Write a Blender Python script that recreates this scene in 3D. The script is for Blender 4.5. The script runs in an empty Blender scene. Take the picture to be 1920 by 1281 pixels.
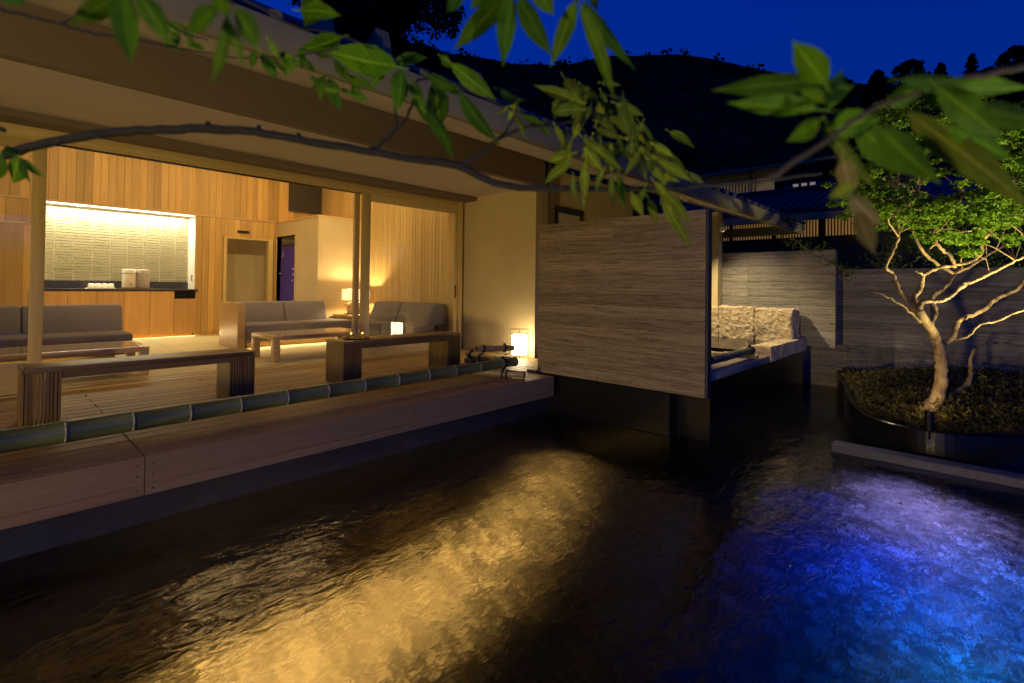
import bpy, math, random
from mathutils import Vector, Matrix, noise
import numpy as np
R_ = random.Random(7)
C = bpy.context.scene.collection
rad = math.radians
# ------------------------------------------------------------------ camera
FOC, CY, H = 939.4, 525.7, 1.06
yaw, pit, rol = 0.821188, 0.0128768, -0.0125979
fw = Vector((math.sin(yaw)*math.cos(pit), math.cos(yaw)*math.cos(pit), math.sin(pit)))
rt = Vector((math.cos(yaw), -math.sin(yaw), 0)); dn = fw.cross(rt)
rt2 = rt*math.cos(rol) + dn*math.sin(rol); dn2 = dn*math.cos(rol) - rt*math.sin(rol)
EYE = Vector((0, 0, H))
cam = bpy.data.cameras.new('camera'); co = bpy.data.objects.new('camera', cam); C.objects.link(co)
m = Matrix.Identity(4)
for i in range(3):
    m[i][0] = rt2[i]; m[i][1] = -dn2[i]; m[i][2] = -fw[i]; m[i][3] = EYE[i]
co.matrix_world = m
cam.sensor_width = 36; cam.lens = FOC/1920*36
cam.shift_y = -(640.5-CY)/1920
cam.clip_start = 0.05; cam.clip_end = 2000
cam.dof.use_dof = True; cam.dof.focus_distance = 5.6; cam.dof.aperture_fstop = 2.6
bpy.context.scene.camera = co
sc = bpy.context.scene
sc.view_settings.view_transform = 'Standard'; sc.view_settings.look = 'None'
sc.view_settings.exposure = 0.0; sc.view_settings.gamma = 1.0
sc.render.engine = 'CYCLES'
try:
    sc.cycles.use_denoising = True; sc.cycles.use_light_tree = True
    sc.cycles.max_bounces = 8; sc.cycles.transparent_max_bounces = 16
    sc.cycles.sample_clamp_indirect = 4; sc.cycles.caustics_reflective = False; sc.cycles.caustics_refractive = False
    sc.cycles.blur_glossy = 0.5
except Exception:
    pass
# ------------------------------------------------------------------ dusk sky
w = bpy.data.worlds.new('World'); sc.world = w; w.use_nodes = True
nt = w.node_tree; nt.nodes.clear()
sky = nt.nodes.new('ShaderNodeTexSky'); sky.sky_type = 'NISHITA'; sky.sun_disc = False
sky.sun_elevation = rad(-3.0); sky.sun_rotation = rad(200)
mul = nt.nodes.new('ShaderNodeMix'); mul.data_type = 'RGBA'; mul.blend_type = 'MULTIPLY'; mul.inputs[0].default_value = 1
mul.inputs[7].default_value = (0.0, 0.145, 1.6, 1)
bgn = nt.nodes.new('ShaderNodeBackground'); bgn.inputs[1].default_value = 2.6
wo = nt.nodes.new('ShaderNodeOutputWorld')
nt.links.new(sky.outputs[0], mul.inputs[6]); nt.links.new(mul.outputs[2], bgn.inputs[0]); nt.links.new(bgn.outputs[0], wo.inputs[0])

# ------------------------------------------------------------------ pixel helpers (photo pixels -> points at a given real distance)
def ray(x, y):
    return rt2*((x-960)/FOC) + dn2*((y-CY)/FOC) + fw
def P(x, y, d): return EYE + ray(x, y)*d
def onz(x, y, z): r = ray(x, y); return EYE + r*((z-H)/r.z)
def onx(x, y, X): r = ray(x, y); return EYE + r*(X/r.x)
def ony(x, y, Y): r = ray(x, y); return EYE + r*(Y/r.y)

# ------------------------------------------------------------------ materials
MATS = {}
def newmat(name):
    mt = bpy.data.materials.new(name); mt.use_nodes = True
    n = mt.node_tree; b = n.nodes['Principled BSDF']
    return mt, n, b
def N(n, t, **k):
    x = n.nodes.new(t)
    for a, v in k.items(): setattr(x, a, v)
    return x
def coords(n, scale, rnd=True):
    tc = N(n, 'ShaderNodeTexCoord'); mp = N(n, 'ShaderNodeMapping'); mp.inputs['Scale'].default_value = scale
    n.links.new(tc.outputs['Object'], mp.inputs['Vector'])
    if rnd:
        oi = N(n, 'ShaderNodeObjectInfo'); ml = N(n, 'ShaderNodeMath', operation='MULTIPLY'); ml.inputs[1].default_value = 37.0
        n.links.new(oi.outputs['Random'], ml.inputs[0])
        cb = N(n, 'ShaderNodeCombineXYZ')
        for k in range(3): n.links.new(ml.outputs[0], cb.inputs[k])
        n.links.new(cb.outputs[0], mp.inputs['Location'])
    return mp
def ramp(n, fac, stops):
    r = N(n, 'ShaderNodeValToRGB'); e = r.color_ramp.elements
    while len(e) < len(stops): e.new(0.5)
    for q, (p, c) in zip(e, stops): q.position = p; q.color = (*c, 1)
    n.links.new(fac, r.inputs[0]); return r
def bump(n, b, h, s, d=0.01):
    bp = N(n, 'ShaderNodeBump'); bp.inputs['Strength'].default_value = s; bp.inputs['Distance'].default_value = d
    n.links.new(h, bp.inputs['Height']); n.links.new(bp.outputs[0], b.inputs['Normal'])
def plain(name, col, rough=0.5, metal=0, var=0.12, vs=6.0, bmp=0.0, spec=0.5):
    mt, n, b = newmat(name)
    mp = coords(n, (1, 1, 1)); ns = N(n, 'ShaderNodeTexNoise'); ns.inputs['Scale'].default_value = vs; ns.inputs['Detail'].default_value = 6
    n.links.new(mp.outputs[0], ns.inputs['Vector'])
    lo = tuple(c*(1-var) for c in col); hi = tuple(min(1, c*(1+var)) for c in col)
    r = ramp(n, ns.outputs[0], [(0.3, lo), (0.7, hi)]); n.links.new(r.outputs[0], b.inputs['Base Color'])
    b.inputs['Roughness'].default_value = rough; b.inputs['Metallic'].default_value = metal
    b.inputs['Specular IOR Level'].default_value = spec
    if bmp: bump(n, b, ns.outputs[0], bmp)
    MATS[name] = mt; return mt
def wood(name, lo, hi, axis, fine=40.0, rough=0.5, tone=0.25, bmp=0.15, knots=False, stretch=1.2):
    """grain runs along axis 0/1/2; each object gets its own tone and grain offset"""
    mt, n, b = newmat(name)
    s = [fine]*3; s[axis] = stretch
    mp = coords(n, tuple(s))
    ns = N(n, 'ShaderNodeTexNoise'); ns.inputs['Scale'].default_value = 1; ns.inputs['Detail'].default_value = 5; ns.inputs['Distortion'].default_value = 0.6
    n.links.new(mp.outputs[0], ns.inputs['Vector'])
    s2 = [fine*0.16]*3; s2[axis] = stretch*0.5
    mp2 = coords(n, tuple(s2)); n2 = N(n, 'ShaderNodeTexNoise'); n2.inputs['Scale'].default_value = 1; n2.inputs['Detail'].default_value = 3
    n2.inputs['Distortion'].default_value = 1.5
    n.links.new(mp2.outputs[0], n2.inputs['Vector'])
    mx = N(n, 'ShaderNodeMath', operation='MULTIPLY_ADD'); mx.inputs[1].default_value = 0.55
    n.links.new(ns.outputs[0], mx.inputs[0])
    m3 = N(n, 'ShaderNodeMath', operation='MULTIPLY'); m3.inputs[1].default_value = 0.45; n.links.new(n2.outputs[0], m3.inputs[0]); n.links.new(m3.outputs[0], mx.inputs[2])
    r = ramp(n, mx.outputs[0], [(0.33, lo), (0.66, hi)])
    oi = N(n, 'ShaderNodeObjectInfo')
    mr = N(n, 'ShaderNodeMapRange'); mr.inputs[3].default_value = 1-tone; mr.inputs[4].default_value = 1+tone*0.5
    n.links.new(oi.outputs['Random'], mr.inputs[0])
    hs = N(n, 'ShaderNodeHueSaturation'); n.links.new(r.outputs[0], hs.inputs['Color']); n.links.new(mr.outputs[0], hs.inputs['Value'])
    n.links.new(hs.outputs[0], b.inputs['Base Color'])
    b.inputs['Roughness'].default_value = rough
    if bmp: bump(n, b, mx.outputs[0], bmp, 0.006)
    MATS[name] = mt; return mt
def emis(name, col, st):
    mt, n, b = newmat(name); b.inputs['Base Color'].default_value = (*col, 1)
    b.inputs['Emission Color'].default_value = (*col, 1); b.inputs['Emission Strength'].default_value = st
    MATS[name] = mt; return mt
cedar = wood('cedar_board', (0.48, 0.275, 0.065), (0.62, 0.39, 0.12), 2, 34, 0.5, 0.30, 0.05)
cedarx = wood('cedar_trim', (0.50, 0.30, 0.13), (0.64, 0.41, 0.19), 0, 30, 0.5, 0.06, 0.04)
pcedar = wood('pale_cedar_board', (0.50, 0.34, 0.13), (0.60, 0.42, 0.18), 2, 34, 0.5, 0.12, 0.05)
palew = wood('pale_frame_wood', (0.50, 0.36, 0.12), (0.60, 0.44, 0.17), 2, 26, 0.45, 0.05, 0.04)
palex = wood('pale_rail_wood', (0.50, 0.36, 0.12), (0.60, 0.44, 0.17), 0, 26, 0.45, 0.05, 0.04)
cabw = wood('cabinet_veneer', (0.50, 0.27, 0.085), (0.64, 0.37, 0.13), 2, 30, 0.35, 0.12, 0.02)
deckw = wood('deck_board_wood', (0.26, 0.165, 0.055), (0.44, 0.29, 0.11), 0, 55, 0.6, 0.22, 0.25)
deckf = wood('deck_fascia_wood', (0.21, 0.135, 0.055), (0.29, 0.19, 0.08), 0, 60, 0.6, 0.06, 0.1)
benchw = wood('bench_wood', (0.12, 0.073, 0.014), (0.19, 0.12, 0.028), 2, 40, 0.45, 0.2, 0.08)
benchx = wood('bench_top_wood', (0.10, 0.062, 0.015), (0.17, 0.108, 0.03), 0, 40, 0.4, 0.08, 0.12)
tablew = wood('table_oak', (0.40, 0.26, 0.11), (0.56, 0.38, 0.17), 0, 30, 0.3, 0.05, 0.03)
plaster = plain('beige_plaster', (0.50, 0.40, 0.22), 0.9, var=0.05, vs=3, bmp=0.02)
plasterd = plain('terrace_plaster', (0.50, 0.40, 0.20), 0.9, var=0.06, vs=2, bmp=0.03)
soffm = plain('soffit_paint', (0.46, 0.40, 0.31), 0.85, var=0.04, vs=2)
beamm = plain('beam_paint', (0.15, 0.11, 0.07), 0.8, var=0.05, vs=2)
ceilm = plain('ceiling_paint', (0.7, 0.62, 0.5), 0.9, var=0.02)
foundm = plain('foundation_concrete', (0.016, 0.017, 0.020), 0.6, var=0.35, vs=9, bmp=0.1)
blackm = plain('black_stone', (0.006, 0.006, 0.006), 0.25, var=0.3, vs=14)
steel = plain('dark_steel', (0.035, 0.04, 0.052), 0.4, 0.3, var=0.15)
blackmetal = plain('black_metal', (0.01, 0.01, 0.01), 0.4, 0.5)
greym = plain('grey_metal', (0.42, 0.41, 0.40), 0.35, 0.6, var=0.05)
sofam = plain('grey_wool', (0.185, 0.165, 0.17), 0.95, var=0.35, vs=140, bmp=0.4)
tatami = plain('tatami', (0.52, 0.43, 0.20), 0.7, var=0.12, vs=60, bmp=0.05)
ceramic = plain('cream_ceramic', (0.66, 0.58, 0.46), 0.35, var=0.03)
ceramicg = plain('grey_ceramic', (0.38, 0.33, 0.27), 0.35, var=0.03)
cupm = plain('white_cup', (0.8, 0.76, 0.68), 0.3, var=0.02)
counterm = plain('dark_counter', (0.045, 0.042, 0.05), 0.25, var=0.3, vs=30)
noren = plain('indigo_cloth', (0.045, 0.022, 0.22), 0.9, var=0.2, vs=80)
white = plain('white_print', (0.75, 0.72, 0.7), 0.8)
ropem = plain('black_rope', (0.012, 0.01, 0.009), 0.9, var=0.4, vs=90, bmp=0.5)
barkm = plain('dark_bark', (0.006, 0.005, 0.0045), 0.85, var=0.5, vs=60, bmp=0.6)
gutterm = plain('eave_metal', (0.20, 0.165, 0.09), 0.8, 0.0, var=0.1, spec=.1)
rooftile = plain('roof_tile_grey', (0.05, 0.048, 0.042), 0.5, var=0.3, vs=8)
bluetile = plain('roof_tile_blue', (0.02, 0.022, 0.022), 0.5, var=0.3, vs=6, spec=.2)
soil = plain('dark_soil', (0.03, 0.022, 0.015), 0.95, var=0.5, vs=20, bmp=0.8)
groundm = plain('ground_earth', (0.03, 0.035, 0.025), 0.95, var=0.5, vs=2, bmp=0.5)
hillm = plain('hill_forest', (0.03, 0.022, 0.012), 0.95, var=0.6, vs=0.2, bmp=0.5, spec=0)
darkwall = plain('annex_wall', (0.05, 0.038, 0.03), 0.8, var=0.1, spec=.1)
amber = emis('amber_lit_slats', (0.9, 0.48, 0.14), 0.20)
amber2 = emis('lit_room_behind', (0.8, 0.5, 0.25), 0.10)
winlit = emis('lit_window', (0.9, 0.62, 0.45), 0.22)
paper = emis('lantern_paper', (1.0, 0.80, 0.50), 26.0)
shadem = emis('lamp_shade_linen', (1.0, 0.74, 0.38), 1.0)
ledm = emis('led_strip_light', (1.0, 0.86, 0.6), 6.0)
flame = emis('candle_flame', (1.0, 0.7, 0.1), 12.0)
spotface = emis('spot_lens', (1.0, 0.9, 0.7), 3.0)

def tilemat():
    mt, n, b = newmat('glazed_ribbed_tile')
    oi = N(n, 'ShaderNodeObjectInfo')
    r = ramp(n, oi.outputs['Random'], [(0, (0.30, 0.28, 0.17)), (1, (0.34, 0.315, 0.195))])
    mp = coords(n, (6, 6, 25)); ns = N(n, 'ShaderNodeTexNoise'); ns.inputs['Scale'].default_value = 1; n.links.new(mp.outputs[0], ns.inputs['Vector'])
    n.links.new(r.outputs[0], b.inputs['Base Color']); b.inputs['Roughness'].default_value = 0.3
    bump(n, b, ns.outputs[0], 0.1); return mt
tilem = tilemat()
def boardcrete(name, ax, lo, mid, hi):
    """rough-sawn board face, horizontal grain with dark cathedral streaks"""
    mt, n, b = newmat(name)
    s = [60.0]*3; s[ax] = 2.2; s[2] = 75
    mp = coords(n, tuple(s)); a = N(n, 'ShaderNodeTexNoise'); a.inputs['Scale'].default_value = 1; a.inputs['Detail'].default_value = 6; a.inputs['Distortion'].default_value = 0.8
    n.links.new(mp.outputs[0], a.inputs['Vector'])
    s = [6.0]*3; s[ax] = 1.3; s[2] = 13
    mp2 = coords(n, tuple(s)); c = N(n, 'ShaderNodeTexNoise'); c.inputs['Scale'].default_value = 1; c.inputs['Detail'].default_value = 4; c.inputs['Distortion'].default_value = 2.2
    n.links.new(mp2.outputs[0], c.inputs['Vector'])
    sn = N(n, 'ShaderNodeMath', operation='MULTIPLY'); sn.inputs[1].default_value = 55; n.links.new(c.outputs[0], sn.inputs[0])
    si = N(n, 'ShaderNodeMath', operation='SINE'); n.links.new(sn.outputs[0], si.inputs[0])
    sm = N(n, 'ShaderNodeMath', operation='MULTIPLY_ADD'); sm.inputs[1].default_value = 0.10; n.links.new(si.outputs[0], sm.inputs[0]); n.links.new(a.outputs[0], sm.inputs[2])
    ad = N(n, 'ShaderNodeMath', operation='MULTIPLY_ADD'); ad.inputs[1].default_value = 0.6; ad.inputs[2].default_value = -0.3
    n.links.new(c.outputs[0], ad.inputs[0])
    t = N(n, 'ShaderNodeMath', operation='ADD'); n.links.new(sm.outputs[0], t.inputs[0]); n.links.new(ad.outputs[0], t.inputs[1])
    r = ramp(n, t.outputs[0], [(0.28, lo), (0.48, mid), (0.72, hi)])
    vo = N(n, 'ShaderNodeTexVoronoi'); vo.inputs['Scale'].default_value = 2.6
    s = [1.0]*3; s[2] = 2.4
    mp3 = coords(n, tuple(s)); n.links.new(mp3.outputs[0], vo.inputs['Vector'])
    kr = ramp(n, vo.outputs['Distance'], [(0.03, (0.12, 0.10, 0.08)), (0.07, (1, 1, 1))])
    mm = N(n, 'ShaderNodeMix', data_type='RGBA', blend_type='MULTIPLY'); mm.inputs[0].default_value = 0.8
    n.links.new(r.outputs[0], mm.inputs[6]); n.links.new(kr.outputs[0], mm.inputs[7])
    oi = N(n, 'ShaderNodeObjectInfo'); mr = N(n, 'ShaderNodeMapRange'); mr.inputs[3].default_value = 0.74; mr.inputs[4].default_value = 1.16
    n.links.new(oi.outputs['Random'], mr.inputs[0])
    hs = N(n, 'ShaderNodeHueSaturation'); n.links.new(mm.outputs[2], hs.inputs['Color']); n.links.new(mr.outputs[0], hs.inputs['Value'])
    n.links.new(hs.outputs[0], b.inputs['Base Color']); b.inputs['Roughness'].default_value = 0.75
    bump(n, b, t.outputs[0], 0.5, 0.010); MATS[name] = mt; return mt
bc_near = boardcrete('board_wall_near', 1, (0.125, 0.093, 0.050), (0.235, 0.18, 0.10), (0.31, 0.245, 0.145))
bc_far = boardcrete('board_wall_far', 1, (0.13, 0.11, 0.07), (0.225, 0.20, 0.14), (0.30, 0.27, 0.195))
def stonem():
    mt, n, b = newmat('rough_yellow_stone')
    mp = coords(n, (1, 1, 1)); a = N(n, 'ShaderNodeTexNoise'); a.inputs['Scale'].default_value = 7; a.inputs['Detail'].default_value = 12; a.inputs['Roughness'].default_value = 0.75; a.inputs['Distortion'].default_value = .6
    n.links.new(mp.outputs[0], a.inputs['Vector'])
    r = ramp(n, a.outputs[0], [(0.32, (0.16, 0.10, 0.045)), (0.46, (0.50, 0.37, 0.19)), (0.62, (0.68, 0.54, 0.31))])
    n.links.new(r.outputs[0], b.inputs['Base Color']); b.inputs['Roughness'].default_value = 0.9
    bump(n, b, a.outputs[0], 0.9, 0.03); return mt
stone = stonem()
def bamboom(name, lo, hi):
    mt, n, b = newmat(name)
    mp = coords(n, (3, 30, 30)); a = N(n, 'ShaderNodeTexNoise'); a.inputs['Scale'].default_value = 1; a.inputs['Detail'].default_value = 5
    n.links.new(mp.outputs[0], a.inputs['Vector'])
    r = ramp(n, a.outputs[0], [(0.3, lo), (0.7, hi)]); n.links.new(r.outputs[0], b.inputs['Base Color'])
    b.inputs['Roughness'].default_value = 0.38; return mt
bamg = bamboom('green_bamboo', (0.07, 0.092, 0.030), (0.15, 0.17, 0.06))
bamp = bamboom('pale_bamboo', (0.20, 0.17, 0.07), (0.34, 0.29, 0.13))
bamring = plain('bamboo_node_bloom', (0.24, 0.24, 0.16), 0.8, var=0.5, vs=50)
def leafm(name, lo, hi, trans=0.45, scale=40, satr=0.0):
    mt, n, b = newmat(name)
    mp = coords(n, (1, 1, 1)); a = N(n, 'ShaderNodeTexNoise'); a.inputs['Scale'].default_value = scale; a.inputs['Detail'].default_value = 3
    n.links.new(mp.outputs[0], a.inputs['Vector'])
    r = ramp(n, a.outputs[0], [(0.35, lo), (0.65, hi)])
    oi = N(n, 'ShaderNodeObjectInfo'); mr = N(n, 'ShaderNodeMapRange'); mr.inputs[3].default_value = 0.6; mr.inputs[4].default_value = 1.25
    n.links.new(oi.outputs['Random'], mr.inputs[0])
    src = r.outputs[0]
    if 'maple' in name or 'brown' in name:   # midrib and side veins from the leaf's own UV
        uv = N(n, 'ShaderNodeUVMap'); sp = N(n, 'ShaderNodeSeparateXYZ'); n.links.new(uv.outputs[0], sp.inputs[0])
        du = N(n, 'ShaderNodeMath', operation='SUBTRACT'); du.inputs[1].default_value = .5; n.links.new(sp.outputs[0], du.inputs[0])
        ab = N(n, 'ShaderNodeMath', operation='ABSOLUTE'); n.links.new(du.outputs[0], ab.inputs[0])
        k1 = N(n, 'ShaderNodeMath', operation='MULTIPLY_ADD'); k1.inputs[1].default_value = -.45; n.links.new(ab.outputs[0], k1.inputs[0]); n.links.new(sp.outputs[1], k1.inputs[2])
        k2 = N(n, 'ShaderNodeMath', operation='MULTIPLY'); k2.inputs[1].default_value = 62; n.links.new(k1.outputs[0], k2.inputs[0])
        k3 = N(n, 'ShaderNodeMath', operation='SINE'); n.links.new(k2.outputs[0], k3.inputs[0])
        v1 = ramp(n, k3.outputs[0], [(0.80, (0, 0, 0)), (0.97, (.4, .4, .4))]); v2 = ramp(n, ab.outputs[0], [(0.02, (1, 1, 1)), (0.06, (0, 0, 0))])
        mxv = N(n, 'ShaderNodeMix', data_type='RGBA', blend_type='ADD'); mxv.inputs[0].default_value = 1; n.links.new(v1.outputs[0], mxv.inputs[6]); n.links.new(v2.outputs[0], mxv.inputs[7])
        mv = N(n, 'ShaderNodeMix', data_type='RGBA'); n.links.new(mxv.outputs[2], mv.inputs[0]); n.links.new(r.outputs[0], mv.inputs[6]); mv.inputs[7].default_value = (min(1, hi[0]*2.1), min(1, hi[1]*1.7), hi[2]*3, 1)
        src = mv.outputs[2]
    hs = N(n, 'ShaderNodeHueSaturation'); n.links.new(src, hs.inputs['Color']); n.links.new(mr.outputs[0], hs.inputs['Value'])
    n.links.new(hs.outputs[0], b.inputs['Base Color']); b.inputs['Roughness'].default_value = 0.55
    b.inputs['Specular IOR Level'].default_value = 0.12 if 'dark' not in name else 0.0
    tr = N(n, 'ShaderNodeBsdfTranslucent'); n.links.new(hs.outputs[0], tr.inputs[0])
    mx = N(n, 'ShaderNodeMixShader'); mx.inputs[0].default_value = trans
    out = n.nodes['Material Output']; n.links.new(b.outputs[0], mx.inputs[1]); n.links.new(tr.outputs[0], mx.inputs[2]); n.links.new(mx.outputs[0], out.inputs[0])
    MATS[name] = mt; return mt
leaf_a = leafm('maple_leaf_green', (0.05, 0.135, 0.003), (0.09, 0.22, 0.006))
leaf_b = leafm('maple_leaf_olive', (0.10, 0.155, 0.008), (0.16, 0.23, 0.016))
leaf_c = leafm('leaf_brown_tinged', (0.12, 0.11, 0.03), (0.16, 0.14, 0.05))
leaf_t = leafm('tree_leaf', (0.10, 0.20, 0.008), (0.19, 0.33, 0.02), 0.4, 3)
leaf_d = leafm('dark_tree_leaf', (0.018, 0.020, 0.009), (0.05, 0.048, 0.020), 0.2, 1)
leaf_h = leafm('hedge_leaf', (0.05, 0.09, 0.012), (0.09, 0.13, 0.025), 0.3, 3)
leaf_g = leafm('ground_cover_leaf', (0.07, 0.06, 0.014), (0.15, 0.115, 0.035), 0.2, 6)
def treebark():
    mt, n, b = newmat('smooth_tan_bark')
    mp = coords(n, (1, 1, 0.35), False); a = N(n, 'ShaderNodeTexNoise'); a.inputs['Scale'].default_value = 14; a.inputs['Detail'].default_value = 6
    n.links.new(mp.outputs[0], a.inputs['Vector'])
    r = ramp(n, a.outputs[0], [(0.35, (0.07, 0.04, 0.017)), (0.5, (0.21, 0.13, 0.055)), (0.66, (0.31, 0.21, 0.10))])
    n.links.new(r.outputs[0], b.inputs['Base Color']); b.inputs['Roughness'].default_value = 0.7; bump(n, b, a.outputs[0], 0.7, 0.02); return mt
tbark = treebark()
def glassm():
    mt, n, b = newmat('door_glass'); n.nodes.remove(b)
    tr = N(n, 'ShaderNodeBsdfTransparent'); tr.inputs[0].default_value = (0.93, 0.94, 0.92, 1)
    gl = N(n, 'ShaderNodeBsdfGlossy'); gl.inputs['Roughness'].default_value = 0.0
    fr = N(n, 'ShaderNodeFresnel'); fr.inputs[0].default_value = 1.55
    mr = N(n, 'ShaderNodeMath', operation='MULTIPLY'); ge = N(n, 'ShaderNodeNewGeometry'); sb = N(n, 'ShaderNodeMath', operation='SUBTRACT'); sb.inputs[0].default_value = 1.6; ml_ = N(n, 'ShaderNodeMath', operation='MULTIPLY'); ml_.inputs[1].default_value = 1.6
    n.links.new(ge.outputs['Backfacing'], ml_.inputs[0]); n.links.new(ml_.outputs[0], sb.inputs[1]); n.links.new(sb.outputs[0], mr.inputs[1]); n.links.new(fr.outputs[0], mr.inputs[0])
    mx = N(n, 'ShaderNodeMixShader'); n.links.new(mr.outputs[0], mx.inputs[0]); n.links.new(tr.outputs[0], mx.inputs[1]); n.links.new(gl.outputs[0], mx.inputs[2])
    n.links.new(mx.outputs[0], n.nodes['Material Output'].inputs[0]); return mt
glass = glassm()
def waterm(name='pool_water', bs=1.0, rough=0.12, ior=1.6):
    mt, n, b = newmat(name); n.nodes.remove(b)
    tc = N(n, 'ShaderNodeTexCoord')
    mp = N(n, 'ShaderNodeMapping'); mp.inputs['Rotation'].default_value = (0, 0, rad(-38)); mp.inputs['Scale'].default_value = (9.5, 21, 1)
    n.links.new(tc.outputs['Object'], mp.inputs['Vector'])
    a = N(n, 'ShaderNodeTexNoise'); a.inputs['Scale'].default_value = 1.0; a.inputs['Detail'].default_value = 2; a.inputs['Roughness'].default_value = 0.45; a.inputs['Distortion'].default_value = 0.9
    n.links.new(mp.outputs[0], a.inputs['Vector'])
    mp2 = N(n, 'ShaderNodeMapping'); mp2.inputs['Scale'].default_value = (1.3, 2.2, 1); n.links.new(tc.outputs['Object'], mp2.inputs['Vector'])
    c = N(n, 'ShaderNodeTexNoise'); c.inputs['Scale'].default_value = 1.2; c.inputs['Detail'].default_value = 2; n.links.new(mp2.outputs[0], c.inputs['Vector'])
    pt_ = N(n, 'ShaderNodeTexNoise'); pt_.inputs['Scale'].default_value = 0.9; pt_.inputs['Detail'].default_value = 2; n.links.new(tc.outputs['Object'], pt_.inputs['Vector'])
    pr = N(n, 'ShaderNodeMapRange'); pr.inputs[1].default_value = .35; pr.inputs[2].default_value = .65; pr.inputs[3].default_value = .45; pr.inputs[4].default_value = 1.1; n.links.new(pt_.outputs[0], pr.inputs[0])
    am = N(n, 'ShaderNodeMath', operation='MULTIPLY'); n.links.new(a.outputs[0], am.inputs[0]); n.links.new(pr.outputs[0], am.inputs[1])
    mm = N(n, 'ShaderNodeMath', operation='MULTIPLY_ADD'); mm.inputs[1].default_value = 3.0; n.links.new(c.outputs[0], mm.inputs[0]); n.links.new(am.outputs[0], mm.inputs[2])
    bp = N(n, 'ShaderNodeBump'); bp.inputs['Strength'].default_value = 0.8*bs; bp.inputs['Distance'].default_value = 0.0085
    n.links.new(mm.outputs[0], bp.inputs['Height'])
    gl = N(n, 'ShaderNodeBsdfGlossy'); gl.inputs['Roughness'].default_value = rough
    rf = N(n, 'ShaderNodeBsdfRefraction'); rf.inputs['Roughness'].default_value = 0.13; rf.inputs['IOR'].default_value = 1.33; rf.inputs[0].default_value = (0.8, 0.86, 0.95, 1)
    fr = N(n, 'ShaderNodeFresnel'); fr.inputs[0].default_value = ior
    for x in (gl, rf, fr): n.links.new(bp.outputs[0], x.inputs['Normal'])
    mx = N(n, 'ShaderNodeMixShader'); n.links.new(fr.outputs[0], mx.inputs[0]); n.links.new(rf.outputs[0], mx.inputs[1]); n.links.new(gl.outputs[0], mx.inputs[2])
    n.links.new(mx.outputs[0], n.nodes['Material Output'].inputs[0]); return mt
water_m = waterm()

# ------------------------------------------------------------------ mesh helpers
class MB:
    def __init__(s): s.v = []; s.f = []
    def box(s, x0, x1, y0, y1, z0, z1):
        i = len(s.v)
        s.v += [(x0,y0,z0),(x1,y0,z0),(x1,y1,z0),(x0,y1,z0),(x0,y0,z1),(x1,y0,z1),(x1,y1,z1),(x0,y1,z1)]
        s.f += [(i,i+3,i+2,i+1),(i+4,i+5,i+6,i+7),(i,i+1,i+5,i+4),(i+1,i+2,i+6,i+5),(i+2,i+3,i+7,i+6),(i+3,i,i+4,i+7)]
        return s
    def quad(s, *p):
        i = len(s.v); s.v += [tuple(q) for q in p]; s.f.append(tuple(range(i, i+len(p)))); return s
    def prism(s, prof, axis, a, b):
        """profile of 2D points extruded along axis between a and b"""
        i = len(s.v); n = len(prof)
        for t in (a, b):
            for (u, v) in prof:
                s.v.append((t, u, v) if axis == 0 else (u, t, v) if axis == 1 else (u, v, t))
        s.f.append(tuple(range(i, i+n))); s.f.append(tuple(range(i+2*n-1, i+n-1, -1)))
        for k in range(n): s.f.append((i+k, i+n+k, i+n+(k+1) % n, i+(k+1) % n))
        return s
    def tube(s, pts, rs, n=10, caps=True):
        pts = [Vector(p) for p in pts]; base = len(s.v); up = Vector((0, 0, 1))
        prev = None
        for k, p in enumerate(pts):
            d = (pts[min(k+1, len(pts)-1)] - pts[max(k-1, 0)]).normalized()
            if prev is None: u = d.cross(up if abs(d.z) < 0.95 else Vector((1, 0, 0))).normalized()
            else: u = (prev - d*prev.dot(d)).normalized()
            prev = u; v = d.cross(u); r = rs[k] if hasattr(rs, '__len__') else rs
            for j in range(n):
                a = 2*math.pi*j/n; s.v.append(tuple(p + (u*math.cos(a) + v*math.sin(a))*r))
        for k in range(len(pts)-1):
            for j in range(n):
                a = base+k*n+j; b_ = base+k*n+(j+1) % n; s.f.append((a, b_, b_+n, a+n))
        if caps:
            s.f.append(tuple(range(base+n-1, base-1, -1))); e = base+(len(pts)-1)*n; s.f.append(tuple(range(e, e+n)))
        return s
    def lathe(s, c, prof, n=20):
        base = len(s.v)
        for (r, z) in prof:
            for j in range(n):
                a = 2*math.pi*j/n; s.v.append((c[0]+r*math.cos(a), c[1]+r*math.sin(a), c[2]+z))
        for k in range(len(prof)-1):
            for j in range(n):
                a = base+k*n+j; b_ = base+k*n+(j+1) % n; s.f.append((a, b_, b_+n, a+n))
        s.f.append(tuple(range(base+n-1, base-1, -1))); e = base+(len(prof)-1)*n; s.f.append(tuple(range(e, e+n)))
        return s
    def build(s, name, mat, parent=None, smooth=False, bevel=0, seg=2):
        me = bpy.data.meshes.new(name); me.from_pydata([tuple(v) for v in s.v], [], s.f); me.update()
        me.materials.append(mat)
        if smooth: me.polygons.foreach_set('use_smooth', [True]*len(me.polygons))
        o = bpy.data.objects.new(name, me); C.objects.link(o)
        if parent: o.parent = parent; o.matrix_parent_inverse = Matrix.Translation(-parent.location)
        if bevel:
            b = o.modifiers.new('bevel', 'BEVEL'); b.width = bevel; b.segments = seg; b.limit_method = 'ANGLE'
            if seg > 1: me.polygons.foreach_set('use_smooth', [True]*len(me.polygons))
        return o
def box(name, mat, parent, x0, x1, y0, y1, z0, z1, bevel=0, seg=2):
    return MB().box(x0, x1, y0, y1, z0, z1).build(name, mat, parent, bevel=bevel, seg=seg)
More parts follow.
